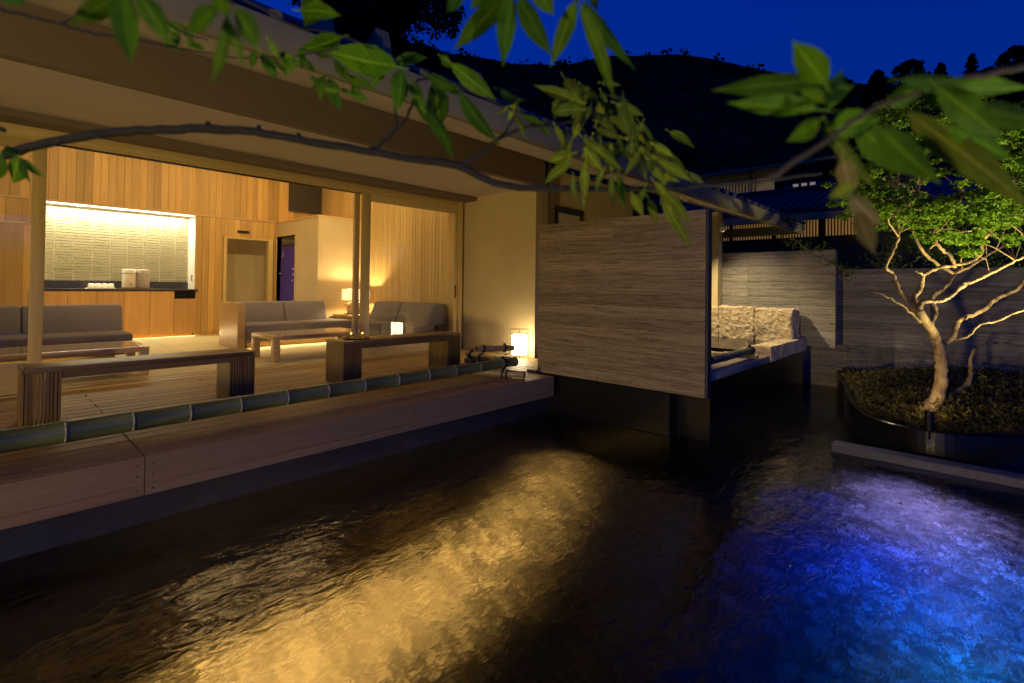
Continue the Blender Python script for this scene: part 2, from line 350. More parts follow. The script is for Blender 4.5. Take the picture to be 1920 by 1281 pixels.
def thing(name, label, cat, loc=(0, 0, 0), group=None):
    o = bpy.data.objects.new(name, None); C.objects.link(o); o.location = loc; o.empty_display_size = 0.1
    o['label'] = label; o['category'] = cat
    if group: o['group'] = group
    return o
def tag(o, label, cat, group=None):
    o['label'] = label; o['category'] = cat
    if group: o['group'] = group
    return o
def struct(o): o['kind'] = 'structure'; return o
def stuff(o): o['kind'] = 'stuff'; return o
UNIT = {}
def piece(name, mat, parent, x0, x1, y0, y1, z0, z1):
    """board/plank piece: alike pieces share one mesh per size and material"""
    key = (name, mat.name, round(x1-x0, 3), round(y1-y0, 3), round(z1-z0, 3))
    if key not in UNIT:
        me = bpy.data.meshes.new(name); mb = MB().box(0, x1-x0, 0, y1-y0, 0, z1-z0)
        me.from_pydata(mb.v, [], mb.f); me.materials.append(mat); UNIT[key] = me
    o = bpy.data.objects.new(name, UNIT[key]); C.objects.link(o)
    o.parent = parent; o.location = Vector((x0, y0, z0)) - parent.location
    return o
def lamp(kind, name, loc, power, col, parent=None, size=0.1, target=None, **k):
    l = bpy.data.lights.new(name, kind); l.energy = power; l.color = col
    if kind == 'AREA': l.size = size
    elif kind in ('POINT', 'SPOT'): l.shadow_soft_size = size
    for a, v in k.items(): setattr(l, a, v)
    o = bpy.data.objects.new(name, l); C.objects.link(o); o.location = loc
    if target is not None: o.rotation_euler = (Vector(target)-Vector(loc)).to_track_quat('-Z', 'Y').to_euler()
    if parent: o.parent = parent; o.matrix_parent_inverse = Matrix.Translation(-parent.location)
    return o
def smoothpath(pts, sub=4, jit=0.0, rnd=R_):
    """Catmull-Rom through (Vector, radius) pairs"""
    P_ = [p for p, r in pts]; Rr = [r for p, r in pts]; out = []; rr = []
    for i in range(len(P_)-1):
        p0 = P_[max(i-1, 0)]; p1 = P_[i]; p2 = P_[i+1]; p3 = P_[min(i+2, len(P_)-1)]
        for k in range(sub):
            t = k/sub
            q = 0.5*((2*p1)+(p2-p0)*t+(2*p0-5*p1+4*p2-p3)*t*t+(3*p1-p0-3*p2+p3)*t**3)
            out.append(q+Vector((rnd.uniform(-1, 1), rnd.uniform(-1, 1), rnd.uniform(-1, 1)))*jit); rr.append((Rr[i]*(1-t)+Rr[i+1]*t)*(1+rnd.uniform(-.05, .05)))
    out.append(P_[-1]); rr.append(Rr[-1]); return out, rr
WARM = (1.0, 0.72, 0.36)
ZW = -0.45

# ------------------------------------------------------------------ setting: ground, pool, hill
def frame_box(mb, x0, x1, y0, y1, X0, X1, Y0, Y1, z):
    mb.quad((X0, Y0, z), (X1, Y0, z), (X1, y0, z), (X0, y0, z)); mb.quad((X0, y1, z), (X1, y1, z), (X1, Y1, z), (X0, Y1, z))
    mb.quad((X0, y0, z), (x0, y0, z), (x0, y1, z), (X0, y1, z)); mb.quad((x1, y0, z), (X1, y0, z), (X1, y1, z), (x1, y1, z))
g = MB(); frame_box(g, -9, 9.3, -9, 13.6, -600, 600, -600, 600, -0.35); struct(g.build('ground', groundm))
pf = MB().quad((-9, -9, -1.60), (9.3, -9, -1.60), (9.3, 4.1, -1.60), (-9, 4.1, -1.60))
poolfloor, n_, b_ = newmat('pool_floor_glint_cells')
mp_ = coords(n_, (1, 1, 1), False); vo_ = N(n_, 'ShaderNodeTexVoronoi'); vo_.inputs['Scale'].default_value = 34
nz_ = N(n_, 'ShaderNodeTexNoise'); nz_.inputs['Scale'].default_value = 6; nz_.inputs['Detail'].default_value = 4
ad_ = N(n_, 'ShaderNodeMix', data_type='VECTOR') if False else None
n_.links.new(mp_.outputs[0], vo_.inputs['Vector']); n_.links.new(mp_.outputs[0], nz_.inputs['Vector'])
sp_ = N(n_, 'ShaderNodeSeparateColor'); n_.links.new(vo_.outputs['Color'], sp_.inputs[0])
r_1 = ramp(n_, sp_.outputs[0], [(0.25, (0.012, 0.012, 0.012)), (0.6, (0.06, 0.06, 0.06)), (0.95, (0.26, 0.26, 0.25))])  # random pale and dark cells imitate light flecks in the water
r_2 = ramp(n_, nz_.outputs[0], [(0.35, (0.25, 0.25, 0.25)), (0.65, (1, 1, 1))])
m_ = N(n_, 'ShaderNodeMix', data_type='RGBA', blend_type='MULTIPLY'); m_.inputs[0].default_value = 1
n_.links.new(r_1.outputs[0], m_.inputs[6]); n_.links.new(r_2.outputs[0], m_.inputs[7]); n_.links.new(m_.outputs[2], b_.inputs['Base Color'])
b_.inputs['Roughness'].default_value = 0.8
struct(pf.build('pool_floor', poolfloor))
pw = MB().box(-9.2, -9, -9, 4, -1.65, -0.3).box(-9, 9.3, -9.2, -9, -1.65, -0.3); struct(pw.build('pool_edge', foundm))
struct(MB().prism([(5.9, -.85), (4.9, -.95), (2.6, -1.599), (5.9, -1.65)], 1, -4, 1.35).build('pool_glow_slope', poolfloor))  # slope added under water to catch the violet glow near the kerb
wt = MB().quad((-9, -9, ZW), (9.3, -9, ZW), (9.3, 4.1, ZW), (-9, 4.1, ZW)); struct(wt.build('pool_water', water_m))

# hill behind: a forested ridge
def ridge_y(px):
    K = [(-400, 60), (560, 40), (780, 75), (860, 92), (960, 112), (1060, 112), (1150, 97), (1260, 93), (1340, 100), (1420, 120), (1490, 138), (1600, 152), (1700, 150), (1800, 146), (1920, 140), (2400, 120)]
    for (a, b), (c, d) in zip(K, K[1:]):
        if a <= px <= c: return b+(d-b)*(px-a)/(c-a)
    return 120
hv = []; hf = []; nx = 150; nyy = 26
for j in range(nyy):
    for i in range(nx):
        px = -500+i*(2900/(nx-1)); t = j/(nyy-1); D = 60+110*t
        top = P(px, ridge_y(px)+6, 170); z1 = top.z; b = P(px, 500, D)
        z = -1+(z1+1)*(t**1.25)
        nz = noise.fractal(Vector((b.x*0.05, b.y*0.05, 3)), 1, 2, 4)
        hv.append((b.x, b.y, z+nz*2.2*min(1, t*3)*(1 if t < 0.99 else 0.6)))
for j in range(nyy-1):
    for i in range(nx-1):
        a = j*nx+i; hf.append((a, a+1, a+nx+1, a+nx))
mh = MB(); mh.v = hv; mh.f = hf; struct(mh.build('hill', hillm, smooth=True))

def leafquads(mb, c, r, n, size, rnd, flat=1.0, up=0.0, aspect=0.45):
    for _ in range(n):
        while True:
            q = Vector((rnd.uniform(-1, 1), rnd.uniform(-1, 1), rnd.uniform(-1, 1)))
            if q.length <= 1: break
        p = c+Vector((q.x*r, q.y*r, q.z*r*flat))
        d = Vector((rnd.uniform(-1, 1), rnd.uniform(-1, 1), rnd.uniform(-1, 1)+up)).normalized()
        e = d.cross(Vector((rnd.uniform(-1, 1), rnd.uniform(-1, 1), rnd.uniform(-1, 1)))).normalized()
        s = size*rnd.uniform(0.6, 1.3)
        mb.quad(p-d*s*0.5, p+e*s*aspect*0.5, p+d*s*0.5, p-e*s*aspect*0.5)

# canopy of far wood along the ridge and slope
rc = random.Random(21); fm = MB()
for k in range(900):
    px = rc.uniform(500, 2000); t = rc.random()**0.6; D = 70+100*t
    top = P(px, ridge_y(px)+10, 170).z; b = P(px, 500, D); z = -1+(top+1)*(t**1.25)
    leafquads(fm, Vector((b.x, b.y, z+0.6)), rc.uniform(1.5, 3.2), 22, 1.5, rc, 1.0, aspect=0.8)
stuff(fm.build('hill_woodland', leaf_d))

def conifer(px, py, d, hpx, wpx, label, seed, kind='conifer'):
    rnd = random.Random(seed); top = P(px, py, d); hh = hpx/FOC*d; ww = wpx/FOC*d*0.5
    t = thing('conifer_tree' if kind == 'conifer' else 'broadleaf_tree', label, 'tree', (top.x, top.y, top.z-hh*1.25), 'dark trees on the hill skyline')
    b = Vector((top.x, top.y, top.z-hh*1.25))
    MB().tube([b, b+Vector((0, 0, hh*1.2))], [ww*0.12, ww*0.02], 6).build('trunk', barkm, t)
    mb = MB()
    for _ in range(150):
        u = rnd.random(); rr = ww*((u**0.7) if kind == 'conifer' else math.sqrt(max(0.02, 1-(2*u-1)**2)))*rnd.uniform(0.3, 1.05)
        a = rnd.uniform(0, 6.28)
        c = Vector((top.x+math.cos(a)*rr, top.y+math.sin(a)*rr, top.z-u*hh-hh*0.02))
        leafquads(mb, c, ww*0.20, 12, ww*0.28, rnd, 0.8, aspect=0.7)
    mb.build('crown', leaf_d, t); return t
conifer(1645, 135, 110, 60, 60, 'small rounded dark conifer low on the skyline, leftmost of the hill row', 1)
conifer(1706, 116, 110, 80, 60, 'round-topped dark conifer on the skyline behind the blurred leaves', 2, 'c')
conifer(1764, 118, 115, 80, 44, 'narrow dark conifer between two taller ones on the skyline', 3)
conifer(1822, 102, 110, 90, 40, 'slim pointed dark conifer standing tallest of the middle skyline group', 4)
conifer(1852, 128, 112, 70, 46, 'low dark conifer just right of the slim pointed one', 5, 'c')
conifer(1905, 90, 100, 120, 80, 'broad dark conifer at the right edge of the skyline', 6, 'c')
conifer(1575, 148, 120, 50, 50, 'squat dark conifer where the hill dips behind the large near leaf', 8, 'c')

# ------------------------------------------------------------------ background annex (lattice building) and upper house
XA = 16.0
def zx(px, py, X): return onx(px, py, X)
an = thing('annex_building', 'dark annex with amber lit lattice band and blue tiled roof beyond the walls', 'building', (XA, 4, -0.35))
a0 = zx(1340, 455, XA); a1 = zx(1642, 440, XA); topb = zx(1352, 424, XA).z; botb = zx(1352, 453, XA).z
ya, yb = 7.6, a1.y
box('wall', darkwall, an, XA, XA+0.2, -1.5, ya, -0.35, botb)
box('wall', darkwall, an, XA, XA+0.2, -1.5, yb, botb, 3.6)
box('upper_wall', darkwall, an, XA, XA+0.2, yb, ya, topb, 3.6)
box('lit_screen', amber, an, XA+0.12, XA+0.14, yb, ya, botb, topb)
mb = MB(); y = yb
while y < ya:
    mb.box(XA-0.02, XA+0.02, y, y+0.03, botb-0.02, topb+0.02); y += 0.075
stuff(mb.build('lattice_slats', benchw, an))
y = yb
while y < ya:
    box('post', darkwall, an, XA-0.05, XA+0.06, y-0.05, y+0.05, botb-0.05, topb+0.05); y += 1.22
box('sill_beam', blackmetal, an, XA-0.08, XA+0.1, yb-0.1, ya, botb-0.1, botb)
# blue roof slopes up and away from us
e0 = zx(1440, 397, XA-1.2); re = e0.z; rr0 = zx(1420, 367, XA+2.2).z
ry0, ry1 = -0.2, 8.2
mbr = MB().prism([(XA-1.2, re-0.12), (XA-1.2, re), (XA+2.4, rr0), (XA+4.6, re+0.2), (XA+4.6, re)], 1, ry0, ry1); 
# prism axis 1 gives (u, t, v): u = X, v = Z
mbr.build('roof', bluetile, an)
k = ry0
while k < ry1:
    MB().tube([(XA-1.24, k, re+0.03), (XA+2.4, k, rr0+0.03)], 0.055, 6).build('roof_tile_roll', bluetile, an); k += 0.27
MB().tube([(XA+2.4, ry0, rr0+0.08), (XA+2.4, ry1, rr0+0.08)], 0.11, 8).build('ridge', bluetile, an)
box('eave_board', gutterm, an, XA-1.22, XA-1.16, ry0, ry1, re-0.3, re-0.13)

uh = thing('upper_house', 'two storey house behind the blue roof with lit slatted screen and row of windows', 'building', (22, 6, -0.35))
XU = 22.0
z0 = zx(1350, 372, XU).z; z1 = zx(1345, 338, XU).z; yl = zx(1340, 350, XU).y; yr = zx(1600, 350, XU).y
ym = zx(1452, 350, XU).y; zt2 = zx(1450, 340, XU).z
box('wall', darkwall, uh, XU, XU+0.2, yr-1, yl+3, -0.35, z0)
box('upper_wall', darkwall, uh, XU, XU+0.2, yr-1, ym, z0, zt2+0.15)
box('lit_room', amber2, uh, XU+0.9, XU+0.95, ym, yl+3, z0, z1)
mb = MB(); y = zx(1417, 350, XU).y
while y < yl+3: mb.box(XU, XU+0.04, y, y+0.05, z0, z1-0.05); y += 0.13
stuff(mb.build('screen_slats', gutterm, uh))
box('white_post', greym, uh, XU-0.02, XU+0.04, zx(1409, 350, XU).y, zx(1407, 350, XU).y, z0-0.2, z1)
w0 = zx(1470, 345, XU).y; w1 = zx(1600, 345, XU).y; zz0 = zx(1470, 359, XU).z; zz1 = zx(1470, 346, XU).z; n = 8
for i in range(n):
    ya_, yb_ = w0+(w1-w0)*i/n, w0+(w1-w0)*(i+1)/n
    f = box('window', blackmetal, uh, XU-0.05, XU-0.01, yb_, ya_, zz0, zz1)
    box('pane', winlit if i in (1, 2, 3) else counterm, f, XU-0.07, XU-0.055, yb_+0.05, ya_-0.05, zz0+0.05, zz1-0.05)
box('roof', rooftile, uh, XU-1.0, XU+4, yr-1, yl+3.5, z1, z1+0.12)
box('eave_edge', gutterm, uh, XU-1.06, XU-1.0, yr-1, yl+3.5, z1-0.02, z1+0.10)

# trees standing behind the roofs
def bigtree(name, label, base, crown_c, r, n, size, mat, seed, nclump=26, flat=0.75, grp=None):
    rnd = random.Random(seed); t = thing(name, label, 'tree', tuple(base), grp)
    MB().tube([base, (Vector(base)+crown_c)/2+Vector((r*0.1, 0, 0)), crown_c], [r*0.09, r*0.06, r*0.03], 8).build('trunk', barkm, t)
    for _ in range(6):
        a = rnd.uniform(0, 6.28); e = crown_c+Vector((math.cos(a)*r*0.7, math.sin(a)*r*0.7, rnd.uniform(0, 0.5)*r))
        MB().tube([(Vector(base)+crown_c*2)/3, e], [r*0.03, r*0.008], 5).build('limb', barkm, t)
    mb = MB()
    for _ in range(nclump):
        q = Vector((rnd.gauss(0, .5), rnd.gauss(0, .5), rnd.gauss(0, .45)*flat))*r
        leafquads(mb, crown_c+q, r*rnd.uniform(.18, .36), n, size, rnd, 0.7)
    mb.build('crown', mat, t); return t
c = P(690, -20, 26); bigtree('broadleaf_tree', 'large dark tree rising against the sky behind the tiled roof', (c.x, c.y, -0.3), c, 4.3, 420, 0.34, leaf_d, 11, 60)
c = P(1275, 285, 24); bigtree('broadleaf_tree', 'dim broadleaf tree behind the end of the eave, faintly lit', (c.x, c.y, -0.3), c, 1.7, 200, 0.2, leafm('dim_tree_leaf', (0.05, 0.05, 0.03), (0.09, 0.085, 0.05), 0.2, 2), 12, 26)

# ------------------------------------------------------------------ walls of the garden
def boardwall(name, label, X0, X1, y0, y1, z0, z1, mat, h=0.122, seed=1, split=True, group=None):
    rnd = random.Random(seed); t = thing(name, label, 'wall', (X0, (y0+y1)/2, z0), group)
    MB().box(X0+0.012, X1, y0+0.002, y1, z0+0.004, z1-0.004).build('core', mat, t)
    z = z0; i = 0
    while z < z1-0.01:
        zt = min(z1, z+h)
        cuts = [y0, y1]
        if split:
            nseg = max(2, round((y1-y0)/1.35)); cuts = [y0+(y1-y0)*k/nseg for k in range(nseg+1)]
            if split == 2 and i < 13 : cuts = [y0, y1]
        for a, b in zip(cuts, cuts[1:]):
            off = rnd.uniform(0, 0.003)
            piece('board', mat, t, X0+off, X0+0.012, a+0.0012, b-0.0012, z+0.0022, zt-0.0022)
        z = zt; i += 1
    return t
pn = boardwall('floating_wall_panel', 'floating wood-grained wall panel beside the lantern, over the pool', 4.745, 4.835, 1.90, 3.97, 0.02, 1.825, bc_near, seed=3, split=2)
box('steel_edge', steel, pn, 4.752, 4.84, 1.878, 1.897, 0.02, 1.83)
bw = boardwall('bath_screen_wall', 'pale board-marked wall panel standing behind the stone bath', 8.6, 8.72, 1.53, 5.2, 0.22, 1.668, bc_far, seed=5)
fwll = boardwall('garden_wall', 'long dark board-marked wall behind the planted island and tree', 9.25, 9.4, -6.0, 3.2, -1.6, 1.40, bc_far, seed=9)

# base of the panel and bath: black stone body over the water
bb = thing('pool_plinth', 'black stone plinth under the floating panel', 'plinth', (4.8, 3, -0.85))
box('plinth_body', blackm, bb, 4.80, 5.9, 2.28, 4.1, -1.65, 0.0)
box('rim_ledge', blackm, bb, 4.77, 4.80, 2.25, 4.0, -1.65, -0.435)
ob = thing('open_air_bath', 'open-air bath of black stone with rough pale coping, right of the panel', 'bath', (6.5, 2.5, -0.85))
MB().box(5.0, 5.98, 1.95, 3.98, -1.65, .155).box(5.982, 8.6, 1.95, 4.84, -1.65, .155).build('bath_body', blackm, ob)
box('bath_ledge', wood('ledge_wood', (0.24, 0.19, 0.13), (0.36, 0.29, 0.2), 0, 40, .5, .05, .1), ob, 4.86, 6.78, 1.90, 2.30, 0.16, 0.24, bevel=0.006)
def roughbox(name, parent, x0, x1, y0, y1, z0, z1, amp, seed, res=0.026, mat=stone, flatx=False):
    mb = MB(); off = Vector((seed*7.1, seed*3.3, 0))
    dims = [(x0, x1), (y0, y1), (z0, z1)]; ns = [max(2, int((b-a)/res)) for a, b in dims]; idx = {}
    def vert(i, j, k):
        if (i, j, k) not in idx:
            p = Vector((x0+(x1-x0)*i/ns[0], y0+(y1-y0)*j/ns[1], z0+(z1-z0)*k/ns[2]))
            nv = noise.noise_vector(p*5+off); nv2 = noise.noise_vector(p*22+off)
            q = p+nv*amp*0.8+nv2*amp*0.45
            cc = Vector(((x0+x1)/2, (y0+y1)/2, (z0+z1)/2))
            q = q+(cc-q)*0.0
            # round the corners a little
            e = sum(1 for (a, m_) in zip((i, j, k), ns) if a in (0, m_))
            if e >= 2: q = q+(cc-q).normalized()*amp*0.35*(e-1)
            idx[(i, j, k)] = len(mb.v); mb.v.append(tuple(q))
        return idx[(i, j, k)]
    a, b, c = ns
    for i in range(a):
        for j in range(b):
            mb.f.append((vert(i, j, 0), vert(i, j+1, 0), vert(i+1, j+1, 0), vert(i+1, j, 0))); mb.f.append((vert(i, j, c), vert(i+1, j, c), vert(i+1, j+1, c), vert(i, j+1, c)))
    for i in range(a):
        for k in range(c):
            mb.f.append((vert(i, 0, k), vert(i+1, 0, k), vert(i+1, 0, k+1), vert(i, 0, k+1))); mb.f.append((vert(i, b, k), vert(i, b, k+1), vert(i+1, b, k+1), vert(i+1, b, k)))
    for j in range(b):
        for k in range(c):
            mb.f.append((vert(0, j, k), vert(0, j, k+1), vert(0, j+1, k+1), vert(0, j+1, k))); mb.f.append((vert(a, j, k), vert(a, j+1, k), vert(a, j+1, k+1), vert(a, j, k+1)))
    return mb.build(name, mat, parent, smooth=False)
roughbox('stone_coping', ob, 6.80, 8.58, 1.90, 2.12, 0.16, 0.345, 0.014, 2)
ys = [1.98, 2.50, 3.05, 3.45, 3.9, 4.3, 4.8]
for i in range(6):
    roughbox('stone_block', ob, 8.12, 8.5, ys[i]+0.001, ys[i+1]-0.001, 0.18, (0.79, 0.80, 0.79, 0.80, 0.79, 0.80)[i]-0.01, 0.036, 10)
tubw = MB().quad((6.6, 2.18, 0.30), (8.2, 2.18, 0.30), (8.2, 5.0, 0.30), (6.6, 5.0, 0.30)).build('bath_water', waterm('bath_water_mat', 0.5, 0.12, 2.3), ob)
box('bath_floor', stone, ob, 6.55, 8.2, 2.16, 5.0, 0.157, 0.19)
box('inner_rim', palex, ob, 6.5, 8.14, 2.14, 2.175, 0.18, 0.33)
box('near_wall', stone, ob, 6.40, 6.52, 2.32, 5.0, 0.16, 0.26)
# bamboo rail of the bath
def bamboo(name, label, a, b, r0, r1, nodes, mat, parent=None, loc=None, rope=(), top=True, hollow=True):
    a = Vector(a); b = Vector(b); t = parent or thing(name, label, 'bamboo pole', tuple((a+b)/2 if loc is None else loc))
    if parent is None and label in BAMGRP: t['group'] = 'bamboo poles tied on the terrace'
    d = (b-a).normalized(); L = (b-a).length; pts = []; rs = []
    ks = [0]+nodes+[L]
    for i, (u, v) in enumerate(zip(ks, ks[1:])):
        for s in ((0.0, 1.0), (0.02, 0.965), (0.5, 0.94), (0.98, 0.965)):
            q = u+(v-u)*s[0]
            if s[0] == 0.0 and i: q = u
            f = q/L; pts.append(a+d*q); rs.append((r0*(1-f)+r1*f)*s[1])
    pts.append(b); rs.append(r1)
    rot = d.to_track_quat('X', 'Z')
    mb = MB().tube(pts, rs, 20)
    o = mb.build('culm', mat, t, smooth=True)
    if nodes:
        for q in nodes:
            f = q/L; rr = (r0*(1-f)+r1*f)
            c = a+d*q
            MB().tube([c-d*0.007, c-d*0.002, c+d*0.003, c+d*0.008], [rr*0.97, rr*1.025, rr*1.02, rr*0.97], 20).build('node_ring', bamring, t, smooth=True)
    if hollow:
        for e, dd, rr in ((a, -d, r0), (b, d, r1)):
            MB().tube([e+dd*0.0005, e+dd*0.003], [rr*0.90, rr*0.90], 16).build('cut_end', bamp, t)
            MB().tube([e+dd*0.0031, e+dd*0.0036], [rr*0.68, rr*0.68], 16).build('hollow', blackm, t)
    return t
BAMGRP = set()
def ropewrap(t, c, d, r, turns=3, seed=0, tail=True):
    d = Vector(d).normalized(); u = d.cross(Vector((0, 0, 1))).normalized(); v = d.cross(u); rnd = random.Random(seed); pts = []
    for k in range(turns*14+1):
        a = 2*math.pi*k/14; pts.append(Vector(c)+d*(k/14-turns/2)*0.0105+(u*math.cos(a)+v*math.sin(a))*(r+0.004))
    MB().tube(pts, 0.0052, 6).build('rope', ropem, t, smooth=True)
    if tail:
        top = Vector(c)+Vector((0, 0, r+0.008))
        MB().tube([top-d*0.012, top+Vector((0, 0, .008)), top+d*0.012], [0.011, 0.014, 0.011], 8).build('rope_knot', ropem, t, smooth=True)
        for s in (-1, 1):
            e = top+d*s*rnd.uniform(.03, .06)+Vector((rnd.uniform(-.02, .02), rnd.uniform(-.02, .02), rnd.uniform(.02, .055)))
            MB().tube([top, (top+e)/2+Vector((0, 0, .014)), e], [0.004, 0.0035, 0.003], 5).build('rope_end', ropem, t)
p0 = Vector((5.1, 1.99, 0.335)); p1 = Vector((6.38, 1.99, 0.335))
bt = bamboo('bamboo_pole', 'thin bamboo rail lying on the bath ledge right of the panel', p0, p1, 0.045, 0.045, [0.4, 0.85], bamg)
bt2 = bamboo('bamboo_pole', 'short bamboo stub crosswise under the bath rail beside the stone coping', (6.30, 1.90, 0.272), (6.30, 2.28, 0.272), 0.031, 0.031, [0.2], bamp)
ropewrap(bt, (6.30, 1.99, 0.335), (1, 0, 0), 0.046, 4, 5)

# planted island
rim = [onz(*q, -0.18) for q in [(1583, 722), (1586, 740), (1597, 757), (1625, 778), (1690, 798), (1790, 815), (1920, 825)]]
rim = [Vector((9.2, 1.62, -0.18)), Vector((8.3, 1.45, -0.18))]+rim+[Vector((6.55, -0.95, -0.18)), Vector((7.3, -1.9, -0.18)), Vector((9.2, -2.8, -0.18))]
rp, _ = smoothpath([(p, 1) for p in rim], 6)
pt = thing('planted_island', 'low curved black kerb holding the planted island in the pool', 'planter', (7.5, 0, -0.85))
mb = MB(); cen = Vector((8.3, -0.2, 0)); th = 0.07
for i, p in enumerate(rp):
    d = (rp[min(i+1, len(rp)-1)]-rp[max(i-1, 0)]).normalized(); nrm = Vector((-d.y, d.x, 0))
    if (cen-p).dot(nrm) < 0: nrm = -nrm
    q = p+nrm*th; mb.v += [(p.x, p.y, -1.65), (p.x, p.y, -0.19), (p.x+nrm.x*.008, p.y+nrm.y*.008, -0.18), (q.x, q.y, -0.18), (q.x, q.y, -0.6)]
for i in range(len(rp)-1):
    for k in range(4): a = i*5+k; mb.f.append((a, a+5, a+6, a+1))
mb.build('kerb', blackm, pt)
inn = []
for i, p in enumerate(rp):
    d = (rp[min(i+1, len(rp)-1)]-rp[max(i-1, 0)]).normalized(); nrm = Vector((-d.y, d.x, 0))
    if (cen-p).dot(nrm) < 0: nrm = -nrm
    inn.append(p+nrm*th)
mb = MB(); mb.v.append((8.0, -0.2, 0.02)); rings = 4
for r_ in range(1, rings+1):
    f = r_/rings
    for p in inn: mb.v.append((8.0+(p.x-8.0)*f, -0.2+(p.y+0.2)*f, 0.02*(1-f*f)-0.215*f*f+noise.noise(Vector((p.x*3*f, p.y*3*f, f)))*0.02))
nn = len(inn)
for i in range(nn-1): mb.f.append((0, 1+i, 2+i))
for r_ in range(rings-1):
    for i in range(nn-1): a = 1+r_*nn+i; mb.f.append((a, a+nn, a+nn+1, a+1))
mb.build('soil', soil, pt, smooth=True)
def inside(x, y, poly=[(p.x, p.y) for p in inn]):
    c = False; j = len(poly)-1
    for i in range(len(poly)):
        if (poly[i][1] > y) != (poly[j][1] > y) and x < (poly[j][0]-poly[i][0])*(y-poly[i][1])/(poly[j][1]-poly[i][1])+poly[i][0]: c = not c
        j = i
    return c
rg = random.Random(4); gm = MB(); cnt = 0
while cnt < 2600:
    x = rg.uniform(5.9, 9.2); y = rg.uniform(-2.8, 1.7)
    if not inside(x, y) or rg.random() > (1.25-0.2*(x-5.9)): continue
    f = min(1, math.hypot((x-8)/2.1, (y+.2)/1.6)); z = 0.02*(1-f*f)-0.215*f*f; cnt += 1
    hgt = rg.uniform(.03, .10)*(1.0+0.5*noise.noise(Vector((x*2, y*2, 0)))); n = rg.randint(7, 12)
    for k in range(n):
        a = rg.uniform(0, 6.28); l = rg.uniform(.045, .09); d = Vector((math.cos(a), math.sin(a), rg.uniform(.1, 1.0))).normalized()
        b = Vector((x, y, z+hgt*rg.uniform(.2, 1))); s = d.cross(Vector((0, 0, 1))).normalized()*l*0.16
        gm.quad(b, b+d*l*0.55+s, b+d*l, b+d*l*0.55-s)
    gm.quad((x-.002, y, z-.02), (x+.002, y, z-.02), (x+.001, y, z+hgt))
stuff(gm.build('ground_cover', leaf_g))
gs = MB()
for k in range(160):
    x = rg.uniform(6.6, 9.1); y = rg.uniform(-2.4, 1.6)
    if not inside(x, y): continue
    b = Vector((x, y, -.15)); e = b+Vector((rg.uniform(-.04, .04), rg.uniform(-.04, .04), rg.uniform(.25, .42)))
    gs.tube([b, e], [.0025, .001], 4); leafquads(gs, e, .03, 6, .03, rg, 1.6)
stuff(gs.build('tall_sprigs', leaf_g))
# weir kerb in the pool
wk = thing('pool_kerb', 'straight low stone kerb crossing the pool in front of the planted island', 'kerb', (5.5, 0, -0.85))
kA = onz(1565, 825, -0.38); kB = onz(1920, 889, -0.38)
dk = (kB-kA).normalized(); kC = kA+dk*3.2; nk = Vector((-dk.y, dk.x, 0)); nk = nk if nk.x < 0 else -nk
mb = MB(); i0 = 0
for p in (kA, kC):
    for q, z in ((p, -.60), (p, -.38), (p+nk*0.17, -.38), (p+nk*0.17, -.60)): mb.v.append((q.x, q.y, z))
mb.f = [(0, 1, 2, 3), (7, 6, 5, 4), (0, 4, 5, 1), (1, 5, 6, 2), (2, 6, 7, 3)]
mb.build('kerb_stone', plain('kerb_granite', (0.08, 0.078, 0.085), 0.6, var=0.25, vs=30, bmp=0.2), wk, bevel=0.006)

# ------------------------------------------------------------------ deck
dk_ = bpy.data.objects.new('deck', None); C.objects.link(dk_); struct(dk_); dk_.location = (2, 4, -0.2)
XJ = [-3.25, -1.26, 0.73, 2.73, 4.73]
y = 3.735; row = 0; PW = 0.142
while y < 6.40:
    xs = list(XJ)
    if y > 4.1: xs[-1] = 5.71; xs[-2] = 2.73
    if row % 2 and y > 4.3: xs = [-3.25, -.30, 1.70, 3.72, 5.71]
    for a, b in zip(xs, xs[1:]): piece('plank', deckw, dk_, a+0.004, b-0.004, y+0.0065, y+PW-0.0065, -0.03, 0.0)
    y += PW; row += 1
for a, b in zip(XJ, XJ[1:]):
    piece('fascia_board', deckf, dk_, a+0.0025, b-0.0025, 3.710, 3.733, -0.172, -0.001)
    piece('fascia_board', deckf, dk_, a+0.0025, b-0.0025, 3.712, 3.733, -0.236, -0.1745)
    for sx in (a+0.04, b-0.04, (a+b)/2-0.05):
        for z in (-0.05, -0.115, -0.20):
            s = MB().tube([(sx, 3.7085, z), (sx, 3.711, z)], 0.0042, 8).build('screw', blackmetal, dk_)
box('end_board', deckf, dk_, 4.732, 4.742, 3.71, 4.0, -0.236, -0.001)
box('joist', blackm, dk_, -3.2, 4.70, 3.76, 6.4, -0.236, -0.06); box('joist', blackm, dk_, 4.70, 5.70, 4.12, 6.4, -0.236, -0.06)
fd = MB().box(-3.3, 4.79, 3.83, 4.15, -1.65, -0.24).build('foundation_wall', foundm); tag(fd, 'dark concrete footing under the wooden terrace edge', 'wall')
us = tag(box('kerb_beam', deckf, None, 4.75, 5.7, 4.0, 4.15, 0.0, 0.03), 'low brown timber upstand at the terrace end by the lantern', 'beam')

